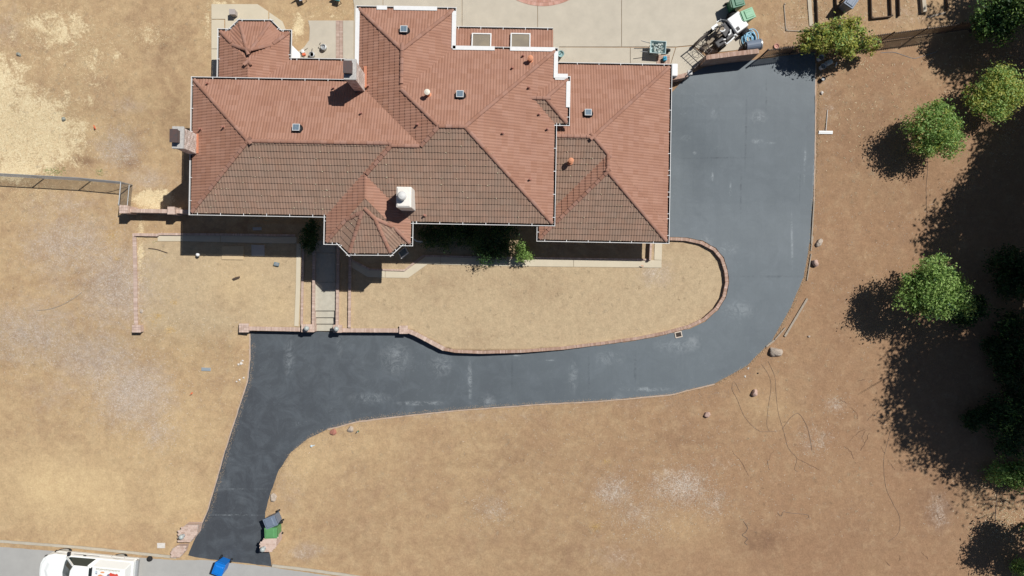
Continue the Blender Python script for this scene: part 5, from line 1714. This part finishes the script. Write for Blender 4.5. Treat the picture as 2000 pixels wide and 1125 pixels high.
mb = MB(); mb.lathe((-.05, 0, 0), [(.07, 0), (.07, .06), (.04, .09)], 10); mb.build('cap', M_paleblue, t)
mb = MB(); mb.tube([(.0, 0, .03), (.14, .05, .03)], .03, 8); mb.build('spout', M_paleblue, t)
rg = random.Random(8)
for k, (x, y) in enumerate(((466, 712), (474, 704), (468, 742), (476, 738), (462, 745), (1461, 719), (1455, 735), (1480, 729))):
    lab = ['white rubble lump nearest the driveway left edge', 'white rubble lump highest of the cluster left of the drive', 'pale rubble chip lowest left of the drive', 'pale rubble chip touching the drive edging',
           'pale rubble chip farthest left of the drive', 'pale litter scrap at the drive bend', 'small litter scrap below the drive bend', 'dark sliver of litter on soil below the bend'][k]
    rock(lab, x, y, .075 if k < 7 else .06, MATS['white_stone'] if k < 7 else M_rubber, 40 + k, .6)['category'] = 'litter'

# ------------------------------------------------------------------ things on the patio
t = small('wheelbarrow', 'pale green wheelbarrow of rubble standing on the patio', 'wheelbarrow', 1281, 99, R(-4), z_out)
mbp = mat('pale_green_metal', (.45, .58, .57), .45, (.38, .5, .5), 8)
mb = MB(); a0 = [(-.36, -.26), (.32, -.26), (.32, .26), (-.36, .26)]; a1 = [(-.46, -.36), (.46, -.36), (.46, .36), (-.46, .36)]
n4 = 4
vs = [(*p_, .32) for p_ in a0] + [(*p_, .62) for p_ in a1] + [(p_[0] * .93, p_[1] * .92, .62) for p_ in a1] + [(p_[0] * .93, p_[1] * .92, .36) for p_ in a0]
fs = [(3, 2, 1, 0), (12, 13, 14, 15)]
for i in range(4):
    j = (i + 1) % 4
    fs += [(i, j, 4 + j, 4 + i), (4 + i, 4 + j, 8 + j, 8 + i), (8 + i, 8 + j, 12 + j, 12 + i)]
mb.add(vs, fs); tray = mb.build('tray', mbp, t)
rgx = random.Random(3)
mb = MB()
for k in range(26):
    mb.lathe((rgx.uniform(-.32, .32), rgx.uniform(-.24, .24), .40 + rgx.uniform(0, .1)), [(.05, -.05), (.08, 0), (.05, .05)], 6, tint=rgx.random())
o = mb.build('rubble', mat('rubble', (.55, .58, .52), .9, (.20, .25, .24), 8, tint=.8), tray); o['kind'] = 'stuff'
for s in (-1, 1):
    mb = MB(); mb.tube([(.55, s * .1, .2), (.1, s * .22, .30), (-.5, s * .27, .42), (-.98, s * .30, .58)], .02, 8); mb.build('handle', M_metal, t)
    mb = MB(); mb.tube([(-.28, s * .24, .36), (-.38, s * .26, .02), (-.22, s * .26, .02)], .018, 6); mb.build('leg', M_iron, t)
mb = MB(); mb.tube([(.62, -.05, .19), (.62, .05, .19)], .19, 16); mb.build('wheel', M_rubber, t)
t = small('tool_bag', 'bright blue bag on the brick step by the wheelbarrow', 'bag', 1297, 117, R(5), z_out)
mb = MB(); mb.box((0, 0, .16), (.22, .26, .30), taper=.85); mb.build('body', mat('cyan_fabric', (.03, .36, .55), .6, (.04, .28, .45), 12), t, bevel=.05)
mb = MB(); mb.tube([(-.06, 0, .3), (0, 0, .42), (.06, 0, .3)], .012, 6); mb.build('strap', M_black, t)
q = PG(1295, 118, 0, z_out); mb = MB()
for i in range(6):
    for j in range(4): mb.box((-.32 + i * .128, -.2 + j * .14, .03), (.12, .13, .06))
o = mb.build('brick_step', M_brick2, None, loc=q, ); tag(o, 'small brick step at the garage wing back wall', 'step')
t = small('plant_pot', 'pale teal pot standing against the back wall corner', 'plant pot', 1094.5, 109, 0, z_out)
mb = MB(); mb.lathe((0, 0, 0), [(.12, 0), (.19, .35), (.20, .38), (.15, .37), (.12, .30)], 16); mb.build('pot', mat('teal_glaze', (.30, .45, .44), .4, (.2, .33, .33), 10), t)
mb = MB(); mb.tube([(0, 0, .3), (.05, .1, .6)], .02, 6); mb.build('stake', M_metal, t)
t = small('watering_can', 'round metal can with dark mouth on the courtyard slab', 'can', 634, 95, 0, z_out)
mb = MB(); mb.lathe((0, 0, 0), [(.15, 0), (.17, .28), (.13, .29), (.13, .22)], 18); mb.build('body', M_galv, t)
mb = MB(); mb.lathe((0, 0, .2), [(.125, 0), (.10, .01)], 14); mb.build('inside', M_black, t)
mb = MB(); mb.tube([(-.14, .05, .2), (-.22, .15, .3), (-.14, .22, .33)], .02, 6); mb.build('spout', M_iron, t)
t = small('watering_can', 'metal can with long spout close to the link roof eave', 'can', 611, 109, R(-70), z_out)
mb = MB(); mb.lathe((0, 0, 0), [(.15, 0), (.16, .26), (.12, .27), (.12, .2)], 18); mb.build('body', M_galv, t)
mb = MB(); mb.lathe((0, 0, .19), [(.115, 0), (.10, .01)], 14); mb.build('inside', M_black, t)
mb = MB(); mb.tube([(-.12, .03, .2), (-.22, .12, .3), (-.26, .16, .34)], .02, 6); mb.build('spout', M_iron, t)
t = small('toy_heap', 'orange and white hand tools lying by the white canopy', 'tools', 594, 106, R(15), z_out)
mb = MB(); mb.box((0, -.05, .09), (.20, .14, .16)); mb.build('orange_case', M_orange, t, bevel=.03)
mb = MB(); mb.lathe((-.02, .14, 0), [(.10, 0), (.11, .14), (.05, .17)], 12); mb.build('white_tub', M_white, t)
mb = MB(); mb.tube([(-.25, .05, .03), (.1, .2, .05), (.3, .28, .03)], .018, 6); mb.build('pole', M_iron, t)
# white slanted canopy in the corner of the courtyard
A = PR(571, 90, -.12); root = thing('corner_canopy', 'white triangular sail canopy in the courtyard corner', 'canopy', (house.matrix_basis @ A))
pts = [P(570, 88, 2.6), P(586, 104, 2.2), P(586, 116, 2.2), P(570, 116, 2.6)]
mb = MB(); o0 = Vector(root.location); vv = [p_ - o0 for p_ in pts]
mb.add(vv + [v_ - Vector((0, 0, .02)) for v_ in vv], [(0, 1, 2, 3)[::-1], (4, 5, 6, 7), (0, 1, 5, 4), (1, 2, 6, 5), (2, 3, 7, 6), (3, 0, 4, 7)]); mb.build('cloth', M_white, root)
mb = MB(); mb.tube([vv[1], vv[1] + Vector((0, 0, -1.55))], .025, 6); mb.build('pole', M_metal, root)
t = small('box_planter', 'small grey concrete block on the cream side path', 'block', 459.5, 29, 0, z_out)
mb = MB(); mb.box((0, 0, .22), (.30, .28, .44)); mb.build('body', mat('grey_block', (.42, .37, .34), .9, (.35, .31, .29), 8), t, bevel=.02)
mb = MB(); mb.box((0, 0, .45), (.34, .32, .04)); mb.build('cap', MATS['grey_block'], t, bevel=.01)
for lab, x, y, m, rz in (('blue-white garden chair cut by the top edge of the photo', 593, 1, mat('pale_blue_chair', (.50, .56, .62), .5), .35), ('teal green tub chair at the top edge above the courtyard', 662, 2, mat('teal_chair', (.06, .20, .19), .4), -.25)):
    t = small('garden_chair', lab, 'chair', x, y, rz, z_out)
    mb = MB(); mb.box((0, .05, .38), (.36, .40, .05)); mb.build('seat', m, t, bevel=.02)
    mb = MB(); mb.box((0, .28, .62), (.36, .05, .45)); mb.build('backrest', m, t, bevel=.02)
    for sx in (-1, 1):
        for yy in (-.1, .25):
            mb = MB(); mb.tube([(sx * .15, yy, .38), (sx * .17, yy, 0)], .02, 6); mb.build('leg', M_iron, t)
q = P(1317.5, 137, z_out(*P(1317, 137)[:2]) + .9); t = thing('heat_pump', 'white boxy unit beside the garage wing back corner', 'outdoor unit', (q.x, q.y, z_out(q.x, q.y)), TH)
mb = MB(); mb.box((0, 0, .50), (.34, .72, .95)); mb.build('case', M_white, t, bevel=.05)
for k in range(5):
    mb = MB(); mb.box((.175, -.24 + .12 * k, .5), (.012, .04, .7)); mb.build('louvre', M_metal, t)
# blue hose in a heap, and the grey bin lying beside it
t = small('hose_coil', 'light blue garden hose coiled in a heap by the brick wall', 'hose', 1462, 78, 0, z_out)
mb = MB(); pts = []
for k in range(260):
    a = k * .21; r_ = .52 - .12 * math.sin(k * .033) - .0009 * k; pts.append((math.cos(a) * r_ * .75 + .12 * math.sin(k * .05), math.sin(a) * r_ * .95 + .10 * math.cos(k * .041), .05 + .0011 * k + .02 * math.sin(k * .3)))
mb.tube(pts, .028, 6); mb.build('hose', mat('light_blue_hose', (.19, .47, .66), .45, (.25, .53, .70), 9), t)
mb = MB(); mb.tube([pts[-1], Vector(pts[-1]) + Vector((.1, .05, .02))], .035, 8); mb.build('nozzle', M_metal, t)
t = small('fallen_bin', 'grey-blue bin lying on its side on the brick wall end', 'bin', 1467, 92, R(8), z_out)
mb = MB(); mb.tube([(-.42, 0, .30), (.40, 0, .30)], [.26, .30], 18); mb.build('body', M_greyb, t, bevel=.02)
mb = MB(); mb.tube([(.40, 0, .30), (.47, 0, .30)], .32, 18); mb.build('rim', M_galv, t)
mb = MB(); mb.tube([(-.5, 0, .28), (-.42, 0, .28)], .2, 14); mb.build('base', M_black, t)
q = PG(1516, 91, 0, z_out); t = thing('clay_pot', 'pink clay saucer by the picket fence', 'pot', q)
mb = MB(); mb.lathe((0, 0, 0), [(.10, 0), (.15, .09), (.16, .10), (.13, .09), (.08, .03)], 14); mb.build('saucer', mat('pink_clay', (.52, .28, .22), .85), t)
mb = MB(); mb.lathe((0, 0, .02), [(.08, 0), (.02, .01)], 10); mb.build('soil', M_bark, t)

def machine():
    q = PG(1408, 72, 0, z_out)
    t = thing('work_machine', 'white and black ride-on trencher with white control levers on the patio', 'machine', q, R(36))
    mdk = mat('machine_black', (.025, .024, .028), .5, (.05, .045, .045), 9); mwh = mat('machine_white', (.78, .78, .76), .4); mtn = mat('muddy_steel', (.42, .34, .25), .9, (.16, .13, .10), 9, bump=.4)
    mb = MB(); mb.box((.85, 0, .78), (.82, 1.0, .34)); mb.build('hood', mwh, t, bevel=.05)
    mb = MB(); mb.box((.60, .22, .956), (.18, .30, .01)); mb.build('grille', M_metal, t)
    mb = MB(); mb.box((.62, -.30, .956), (.20, .22, .008)); mb.box((.62, -.30, .962), (.10, .12, .006)); mb.build('decal', mdk, t)
    mb = MB(); mb.box((.85, 0, .40), (.9, 1.08, .42)); mb.build('engine_bay', mdk, t, bevel=.03)
    mb = MB(); mb.box((.15, 0, .50), (.62, .95, .5)); mb.build('platform', mdk, t, bevel=.03)
    for s in (-1, 1):
        mb = MB(); mb.tube([(1.1, s * .56, .30), (1.1, s * .72, .30)], .30, 18); wl = mb.build('wheel', M_rubber, t)
        mb = MB(); mb.tube([(1.1, s * .6, .30), (1.1, s * .73, .30)], .12, 12); mb.build('hub', M_metal, wl)
        mb = MB(); mb.tube([(-.45, s * .50, .26), (-.45, s * .64, .26)], .26, 18); wl = mb.build('wheel', M_rubber, t)
        mb = MB(); mb.tube([(-.45, s * .54, .26), (-.45, s * .65, .26)], .10, 12); mb.build('hub', M_metal, wl)
    for pts in ([(.3, -.1, .8), (.1, -.28, 1.0), (-.1, -.30, 1.05)], [(.25, -.55, .8), (-.12, -.62, 1.0), (-.45, -.64, 1.02), (-.48, -.50, 1.02)], [(.38, -.6, .85), (.30, -.48, .95), (.2, -.5, .98)],
                [(.05, .12, .8), (-.1, .05, 1.0), (-.25, .10, 1.0), (-.3, .2, 1.0)], [(-.25, -.36, .8), (-.45, -.32, .98)]):
        mb = MB(); mb.tube(pts, .045, 8); mb.build('lever', mwh, t)
    mb = MB(); mb.box((-.32, .58, .80), (.42, .20, .05)); mb.build('fender', mwh, t, bevel=.02)
    mb = MB(); mb.box((-.15, .25, .72), (.5, .42, .10)); mb.box((-.35, .1, .66), (.3, .3, .2)); mb.build('valve_block', mtn, t, bevel=.03)
    for pts in ([(-.1, .5, .75), (-.5, .35, .9), (-.8, .2, .7), (-1.0, .15, .5)], [(0, .4, .8), (-.4, .2, .95), (-.9, .3, .6)], [(.0, .1, .7), (-.5, .0, .9), (-.75, -.2, .6)], [(.2, .3, .8), (-.2, .5, .92), (-.6, .55, .7), (-1.2, .42, .5)]):
        mb = MB(); mb.tube(pts, .024, 6); mb.build('hose', mdk, t)
    mb = MB(); mb.bar((-.6, .56, .45), (-1.65, .50, .40), .12, .22); mb.bar((-1.2, .53, .43), (-1.75, .44, .38), .15, .16); mb.build('boom', mat('muddy_boom', (.13, .10, .08), .8, (.05, .045, .04), 7), t, bevel=.02)
    mb = MB(); mb.box((-.85, .10, .45), (.55, .22, .25)); mb.tube([(-1.0, .05, .4), (-1.35, -.02, .25)], [.14, .1], 10); mb.build('digging_head', mtn, t, bevel=.03)
    mb = MB(); mb.box((-.55, -.32, .5), (.6, .42, .5)); mb.build('tank', mdk, t, bevel=.06)
    mb = MB(); mb.tube([(.55, .50, .6), (.2, .70, .85), (-.15, .72, .9)], .02, 6); mb.tube([(.1, .45, .7), (.15, .75, 1.0)], .02, 6); mb.build('roll_bar', M_metal, t)
machine()

# ------------------------------------------------------------------ irrigation tubes, cracks, scattered gravel, straw and leaves
M_tubing = mat('irrigation_tube', (.225, .165, .125), .7)
def smooth_px(pts, n=8):
    out = []
    P_ = [Vector(p_) for p_ in pts]
    for i in range(len(P_) - 1):
        p0 = P_[max(i - 1, 0)]; p1 = P_[i]; p2 = P_[i + 1]; p3 = P_[min(i + 2, len(P_) - 1)]
        for k in range(n):
            t_ = k / n
            out.append(.5 * ((2 * p1) + (-p0 + p2) * t_ + (2 * p0 - 5 * p1 + 4 * p2 - p3) * t_ * t_ + (-p0 + 3 * p1 - 3 * p2 + p3) * t_ ** 3))
    out.append(P_[-1]); return out
def tubing(label, pts, r=.0095, m=M_tubing):
    W = [PG(p_.x, p_.y, r * .8) for p_ in smooth_px(pts)]; c = W[0].copy()
    mb = MB(); mb.tube([w - c for w in W], r, 5); o = mb.build('irrigation_tube', m, None, loc=c); tag(o, label, 'hose', 'irrigation tubes on the soil')
tubing('thin tube looping left of the pink boulder', [(1446, 768), (1434, 745), (1430, 760), (1440, 780), (1455, 815), (1480, 840), (1500, 843), (1525, 841)])
tubing('tube running down from the big boulder, left strand', [(1486, 710), (1500, 730), (1506, 755), (1500, 800), (1498, 830), (1503, 842)])
tubing('tube running down from the big boulder, long right strand', [(1500, 705), (1513, 735), (1516, 770), (1520, 805), (1530, 840), (1540, 875), (1556, 895), (1552, 915), (1558, 922)])
tubing('tube arching beside the chalky patch', [(1528, 838), (1545, 815), (1560, 808), (1575, 830), (1582, 855), (1586, 880)], .012)
tubing('long tube sweeping through the lower right soil', [(1755, 765), (1745, 820), (1732, 870), (1726, 900), (1730, 950), (1745, 985), (1757, 1010), (1755, 1040), (1735, 1058)])
tubing('small knotted tube curl near the bottom', [(1452, 1018), (1460, 1030), (1456, 1040), (1450, 1045), (1460, 1052), (1455, 1060), (1460, 1064)], .018)
tubing('tube with curled end lying crosswise near the bottom', [(1519, 1002), (1526, 1008), (1530, 1000), (1545, 1002), (1575, 1005), (1580, 1010), (1574, 1014)], .014)
tubing('pale tube below the picket fence', [(1720, 103), (1745, 102), (1765, 108), (1785, 114), (1800, 110), (1830, 101)], .014, M_metal)
tubing('long pale branch lying in the left lawn', [(72, 606), (95, 604), (120, 596), (142, 584), (160, 571)], .02, M_wood)
tubing('dark curved twig near the left path slab', [(290, 485), (305, 487), (318, 491), (327, 494)], .025, M_woodd)
tubing('thin dark tube at the lower right edge', [(1948, 955), (1946, 985), (1943, 1030)], .02)
tubing('tube between gold soil and tree shadow, upper right', [(1810, 290), (1812, 330), (1809, 370), (1811, 430), (1809, 490)], .010)

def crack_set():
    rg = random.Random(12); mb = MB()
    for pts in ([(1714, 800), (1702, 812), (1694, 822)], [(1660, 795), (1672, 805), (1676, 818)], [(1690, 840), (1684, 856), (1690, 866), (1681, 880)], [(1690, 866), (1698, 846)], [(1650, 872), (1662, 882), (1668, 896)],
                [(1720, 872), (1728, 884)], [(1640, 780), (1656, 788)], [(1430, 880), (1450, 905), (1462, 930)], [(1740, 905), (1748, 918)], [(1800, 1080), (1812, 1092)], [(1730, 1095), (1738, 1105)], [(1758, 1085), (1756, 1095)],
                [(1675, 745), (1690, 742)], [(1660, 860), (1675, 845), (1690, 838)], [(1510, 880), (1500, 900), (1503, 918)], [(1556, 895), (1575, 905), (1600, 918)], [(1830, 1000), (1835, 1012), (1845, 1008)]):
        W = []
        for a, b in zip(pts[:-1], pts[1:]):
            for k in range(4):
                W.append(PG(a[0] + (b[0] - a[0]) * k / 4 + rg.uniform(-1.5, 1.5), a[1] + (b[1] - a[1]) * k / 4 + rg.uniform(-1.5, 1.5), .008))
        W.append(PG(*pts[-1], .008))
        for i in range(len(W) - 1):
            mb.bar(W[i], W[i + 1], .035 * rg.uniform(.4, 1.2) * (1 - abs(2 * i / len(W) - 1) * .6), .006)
    o = mb.build('crack_shade_strips', mat('crack_shade', (.17, .105, .07), .95)); o['kind'] = 'stuff'  # flat dark strips: the shade inside the cracks is put into colour
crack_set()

def scatter(name, n, sampler, size, m, kind, seed, zoff=.0, on_drive=False):
    rng = np.random.default_rng(seed)
    p_ = sampler(rng, n)
    if not on_drive: p_ = p_[~in_poly(p_[:, 0], p_[:, 1], DRIVE)]
    gx, gy = p_[:, 0], p_[:, 1]; n = len(gx)
    x, y = (gx - CX) / S33, (CY - gy) / S33
    z = np.where(in_poly(gx, gy, YARD_PX), 0.0, z_out_px(gx, gy)) + zoff
    s_ = size * rng.uniform(.5, 1.5, n); a = rng.uniform(0, 6.28, n); c, si = np.cos(a), np.sin(a); tt = rng.random(n)
    if kind == 'stone':
        T = [(1, 0, 0), (-.5, .8, 0), (-.6, -.7, 0), (.1, .1, .75)]
        v = np.stack([np.stack([x + (dx * c - dy * si) * s_, y + (dx * si + dy * c) * s_, z - .004 + dz * s_], 1) for dx, dy, dz in T], 1)
        fi = [(0, 1, 3), (1, 2, 3), (2, 0, 3)]
    else:
        ln = s_ * rng.uniform(1.5, 4, n); w = s_ * (.28 if kind == 'straw' else .7); h = rng.uniform(.006, .03, n)
        T = [(-.5, -.5, 0), (.5, -.5, 1), (.5, .5, 1), (-.5, .5, 0)]
        v = np.stack([np.stack([x + dx * ln * c - dy * w * si, y + dx * ln * si + dy * w * c, z + .004 + dz * h], 1) for dx, dy, dz in T], 1)
        fi = [(0, 1, 2, 3)]
    k = len(fi[0]); o4 = np.arange(n) * 4
    F_ = np.stack([np.stack([o4 + i_ for i_ in f], 1) for f in fi], 1).reshape(-1, k).astype(np.int32)
    me = bpy.data.meshes.new(name); me.vertices.add(n * 4); me.vertices.foreach_set('co', v.reshape(-1))
    me.loops.add(F_.size); me.loops.foreach_set('vertex_index', F_.ravel())
    me.polygons.add(len(F_)); me.polygons.foreach_set('loop_start', np.arange(0, F_.size, k, dtype=np.int32)); me.polygons.foreach_set('loop_total', np.full(len(F_), k, np.int32))
    at = me.attributes.new('tint', 'FLOAT', 'FACE'); at.data.foreach_set('value', np.repeat(tt, len(fi)).astype(np.float32))
    me.materials.append(m); me.update()
    o = bpy.data.objects.new(name, me); COL.objects.link(o); o['kind'] = 'stuff'
    return o
def blobs_sampler(blobs):
    w = np.array([b[4] * b[2] * b[3] for b in blobs], float); w /= w.sum()
    def f(rng, n):
        i = rng.choice(len(blobs), n, p=w); B = np.array([b[:4] for b in blobs], float)[i]
        return np.stack([B[:, 0] + rng.normal(size=n) * B[:, 2] * .55, B[:, 1] + rng.normal(size=n) * B[:, 3] * .55], 1)
    return f
def along_sampler(lines, spread):
    def f(rng, n):
        out = []
        segs = [(a, b, sp) for pl, sp in lines for a, b in zip(pl[:-1], pl[1:])]
        L = np.array([math.dist(a, b) for a, b, s_ in segs]); L = L / L.sum()
        for k in rng.choice(len(segs), n, p=L):
            a, b, sp = segs[k]; t_ = rng.random(); out.append((a[0] + (b[0] - a[0]) * t_ + rng.normal() * sp, a[1] + (b[1] - a[1]) * t_ + rng.normal() * sp))
        return np.array(out)
    return f
def house_free(f):
    def g_(rng, n):
        p_ = f(rng, n)
        keep = ~((p_[:, 0] > 425) & (p_[:, 0] < 1300) & (p_[:, 1] > 60) & (p_[:, 1] < 440)) & (p_[:, 1] > -60) & (p_[:, 1] < 1060)
        return p_[keep]
    return g_
M_straw = mat('straw', (.62, .49, .28), .9, (.72, .60, .38), 20, tint=.4)
M_strawg = mat('bleached_straw', (.58, .52, .42), .9, (.66, .61, .54), 20, tint=.4)
scatter('straw', 16000, house_free(blobs_sampler([(60, 260, 130, 90, 1), (110, 70, 110, 60, .6), (190, 130, 70, 60, .5), (300, 75, 60, 28, .4), (300, 390, 48, 24, 1.2), (275, 480, 12, 90, .7), (60, 380, 70, 50, .5), (420, 40, 20, 50, .4), (590, 62, 16, 28, .9), (650, 30, 100, 20, .3)])), .028, M_straw, 'straw', 70)
scatter('bleached_straw', 15000, house_free(blobs_sampler([(235, 290, 50, 50, .8), (140, 480, 110, 80, .6), (225, 560, 80, 80, .7), (60, 660, 100, 70, .6), (240, 760, 90, 80, .8), (300, 850, 50, 40, .6), (1330, 950, 60, 40, .9), (1200, 960, 40, 35, .8), (1250, 1010, 90, 60, .4),
        (960, 1000, 50, 40, .4), (1590, 860, 40, 35, .4), (1630, 790, 25, 20, .5), (1390, 980, 40, 40, .4), (1700, 450, 200, 300, .03), (1300, 900, 500, 180, .05), (380, 720, 120, 200, .1)])), .024, M_strawg, 'straw', 71)
scatter('pebbles', 9000, house_free(lambda rng, n: np.stack([rng.uniform(-20, 2020, n), rng.uniform(-20, 1080, n)], 1)), .020, mat('pebble', (.52, .43, .33), .9, (.28, .21, .16), 6, tint=.8), 'stone', 72)
scatter('dark_gravel', 5200, along_sampler([([(529, 975), (545, 930), (570, 893), (605, 865), (645, 846), (700, 832), (790, 820), (900, 811), (1050, 800), (1180, 793)], 12), ([(560, 960), (600, 900), (660, 865), (720, 845)], 16), ([(1598, 130), (1602, 250), (1598, 400), (1594, 500)], 9), ([(1230, 525), (1290, 540), (1330, 580)], 22),
        ([(1300, 700 + 86), (1420, 765), (1480, 720), (1530, 660)], 6)], 10), .017, mat('dark_gravel', (.14, .125, .115), .9, (.26, .23, .20), 6, tint=.6), 'stone', 73)
scatter('dry_leaves', 3600, house_free(blobs_sampler([(1960, 1010, 60, 70, 1), (1700, 30, 170, 50, .35), (1570, 30, 50, 50, .5), (1900, 120, 100, 60, .3), (1950, 250, 40, 80, .4), (1640, 130, 60, 20, .6), (330, 640, 60, 60, .25), (1700, 200, 150, 120, .08)])), .03, mat('leaf_litter', (.40, .28, .16), .85, (.55, .45, .28), 12, tint=.7), 'leaf', 74)
scatter('weeds', 240, blobs_sampler([(110, 335, 18, 8, 1), (195, 335, 6, 8, 1), (303, 473, 5, 3, .6), (90, 332, 6, 4, 1)]), .03, mat('weed_green', (.12, .20, .05), .8, (.2, .28, .08), 9), 'straw', 75)
scatter('gold_tufts', 900, blobs_sampler([(143, 487, 6, 5, 1), (228, 505, 7, 5, 1), (310, 617, 9, 5, 1), (340, 590, 8, 5, 1), (330, 645, 10, 8, 1), (220, 460, 8, 10, .7), (300, 625, 12, 10, .5), (1164, 1030, 10, 8, 1), (1185, 902, 5, 4, 1), (225, 435, 6, 8, .6)]), .024, mat('gold_straw', (.62, .42, .16), .9, (.55, .36, .14), 12, tint=.4), 'straw', 76)

EDGE = [[(489, 655), (489, 700), (484, 745), (466, 800), (440, 880), (420, 950), (405, 1000), (386, 1040)], [(528, 1085), (521, 1062), (516, 1040), (518, 1000), (529, 960), (545, 918), (567, 885), (600, 857), (640, 838), (700, 822), (790, 811), (900, 800), (1050, 789),
        (1180, 782), (1310, 770), (1396, 749), (1458, 715), (1508, 665), (1545, 600), (1570, 540), (1582, 470), (1588, 390), (1591, 290), (1592, 130)]]
scatter('soil_crumbs', 7000, along_sampler([(pl, 2.2) for pl in EDGE], 2), .022, mat('soil_crumb', (.44, .32, .20), .95, (.30, .21, .13), 6, tint=.4), 'stone', 77, .028, True)
scatter('drive_grit', 1500, along_sampler([(pl, 16) for pl in EDGE], 2), .012, mat('grit', (.42, .38, .32), .95, tint=.5), 'stone', 78, .028, True)
def tuft_sampler(boxes):
    def f(rng, n):
        k = max(1, n // 16); w = np.array([b[4] for b in boxes], float); w /= w.sum()
        i = rng.choice(len(boxes), k, p=w); B = np.array([b[:4] for b in boxes], float)[i]
        c = np.stack([rng.uniform(B[:, 0], B[:, 2]), rng.uniform(B[:, 1], B[:, 3])], 1)
        c = np.repeat(c, 16, 0); return c + rng.normal(size=c.shape) * 2.0
    return f
scatter('dry_tufts', 9000, house_free(tuft_sampler([(0, 0, 400, 340, 2), (0, 370, 260, 860, 3.2), (270, 470, 470, 1040, 1.2), (560, 850, 1500, 1050, 2.0), (700, 520, 1380, 660, 1.0), (1600, 120, 1850, 420, .8), (1480, 700, 1700, 1040, .8)])), .022,
        mat('dry_tuft', (.52, .43, .29), .9, (.38, .30, .20), 3, tint=.5), 'straw', 79)
scatter('dark_tufts', 3200, house_free(tuft_sampler([(560, 850, 1500, 1050, 2.0), (700, 500, 1400, 670, 2.0), (280, 480, 570, 640, .5), (1600, 120, 1850, 500, 1.2), (1480, 700, 1700, 1040, 1), (0, 400, 260, 860, 1)])), .016,
        mat('dead_weed', (.17, .12, .08), .9, (.25, .18, .11), 3, tint=.4), 'straw', 80)
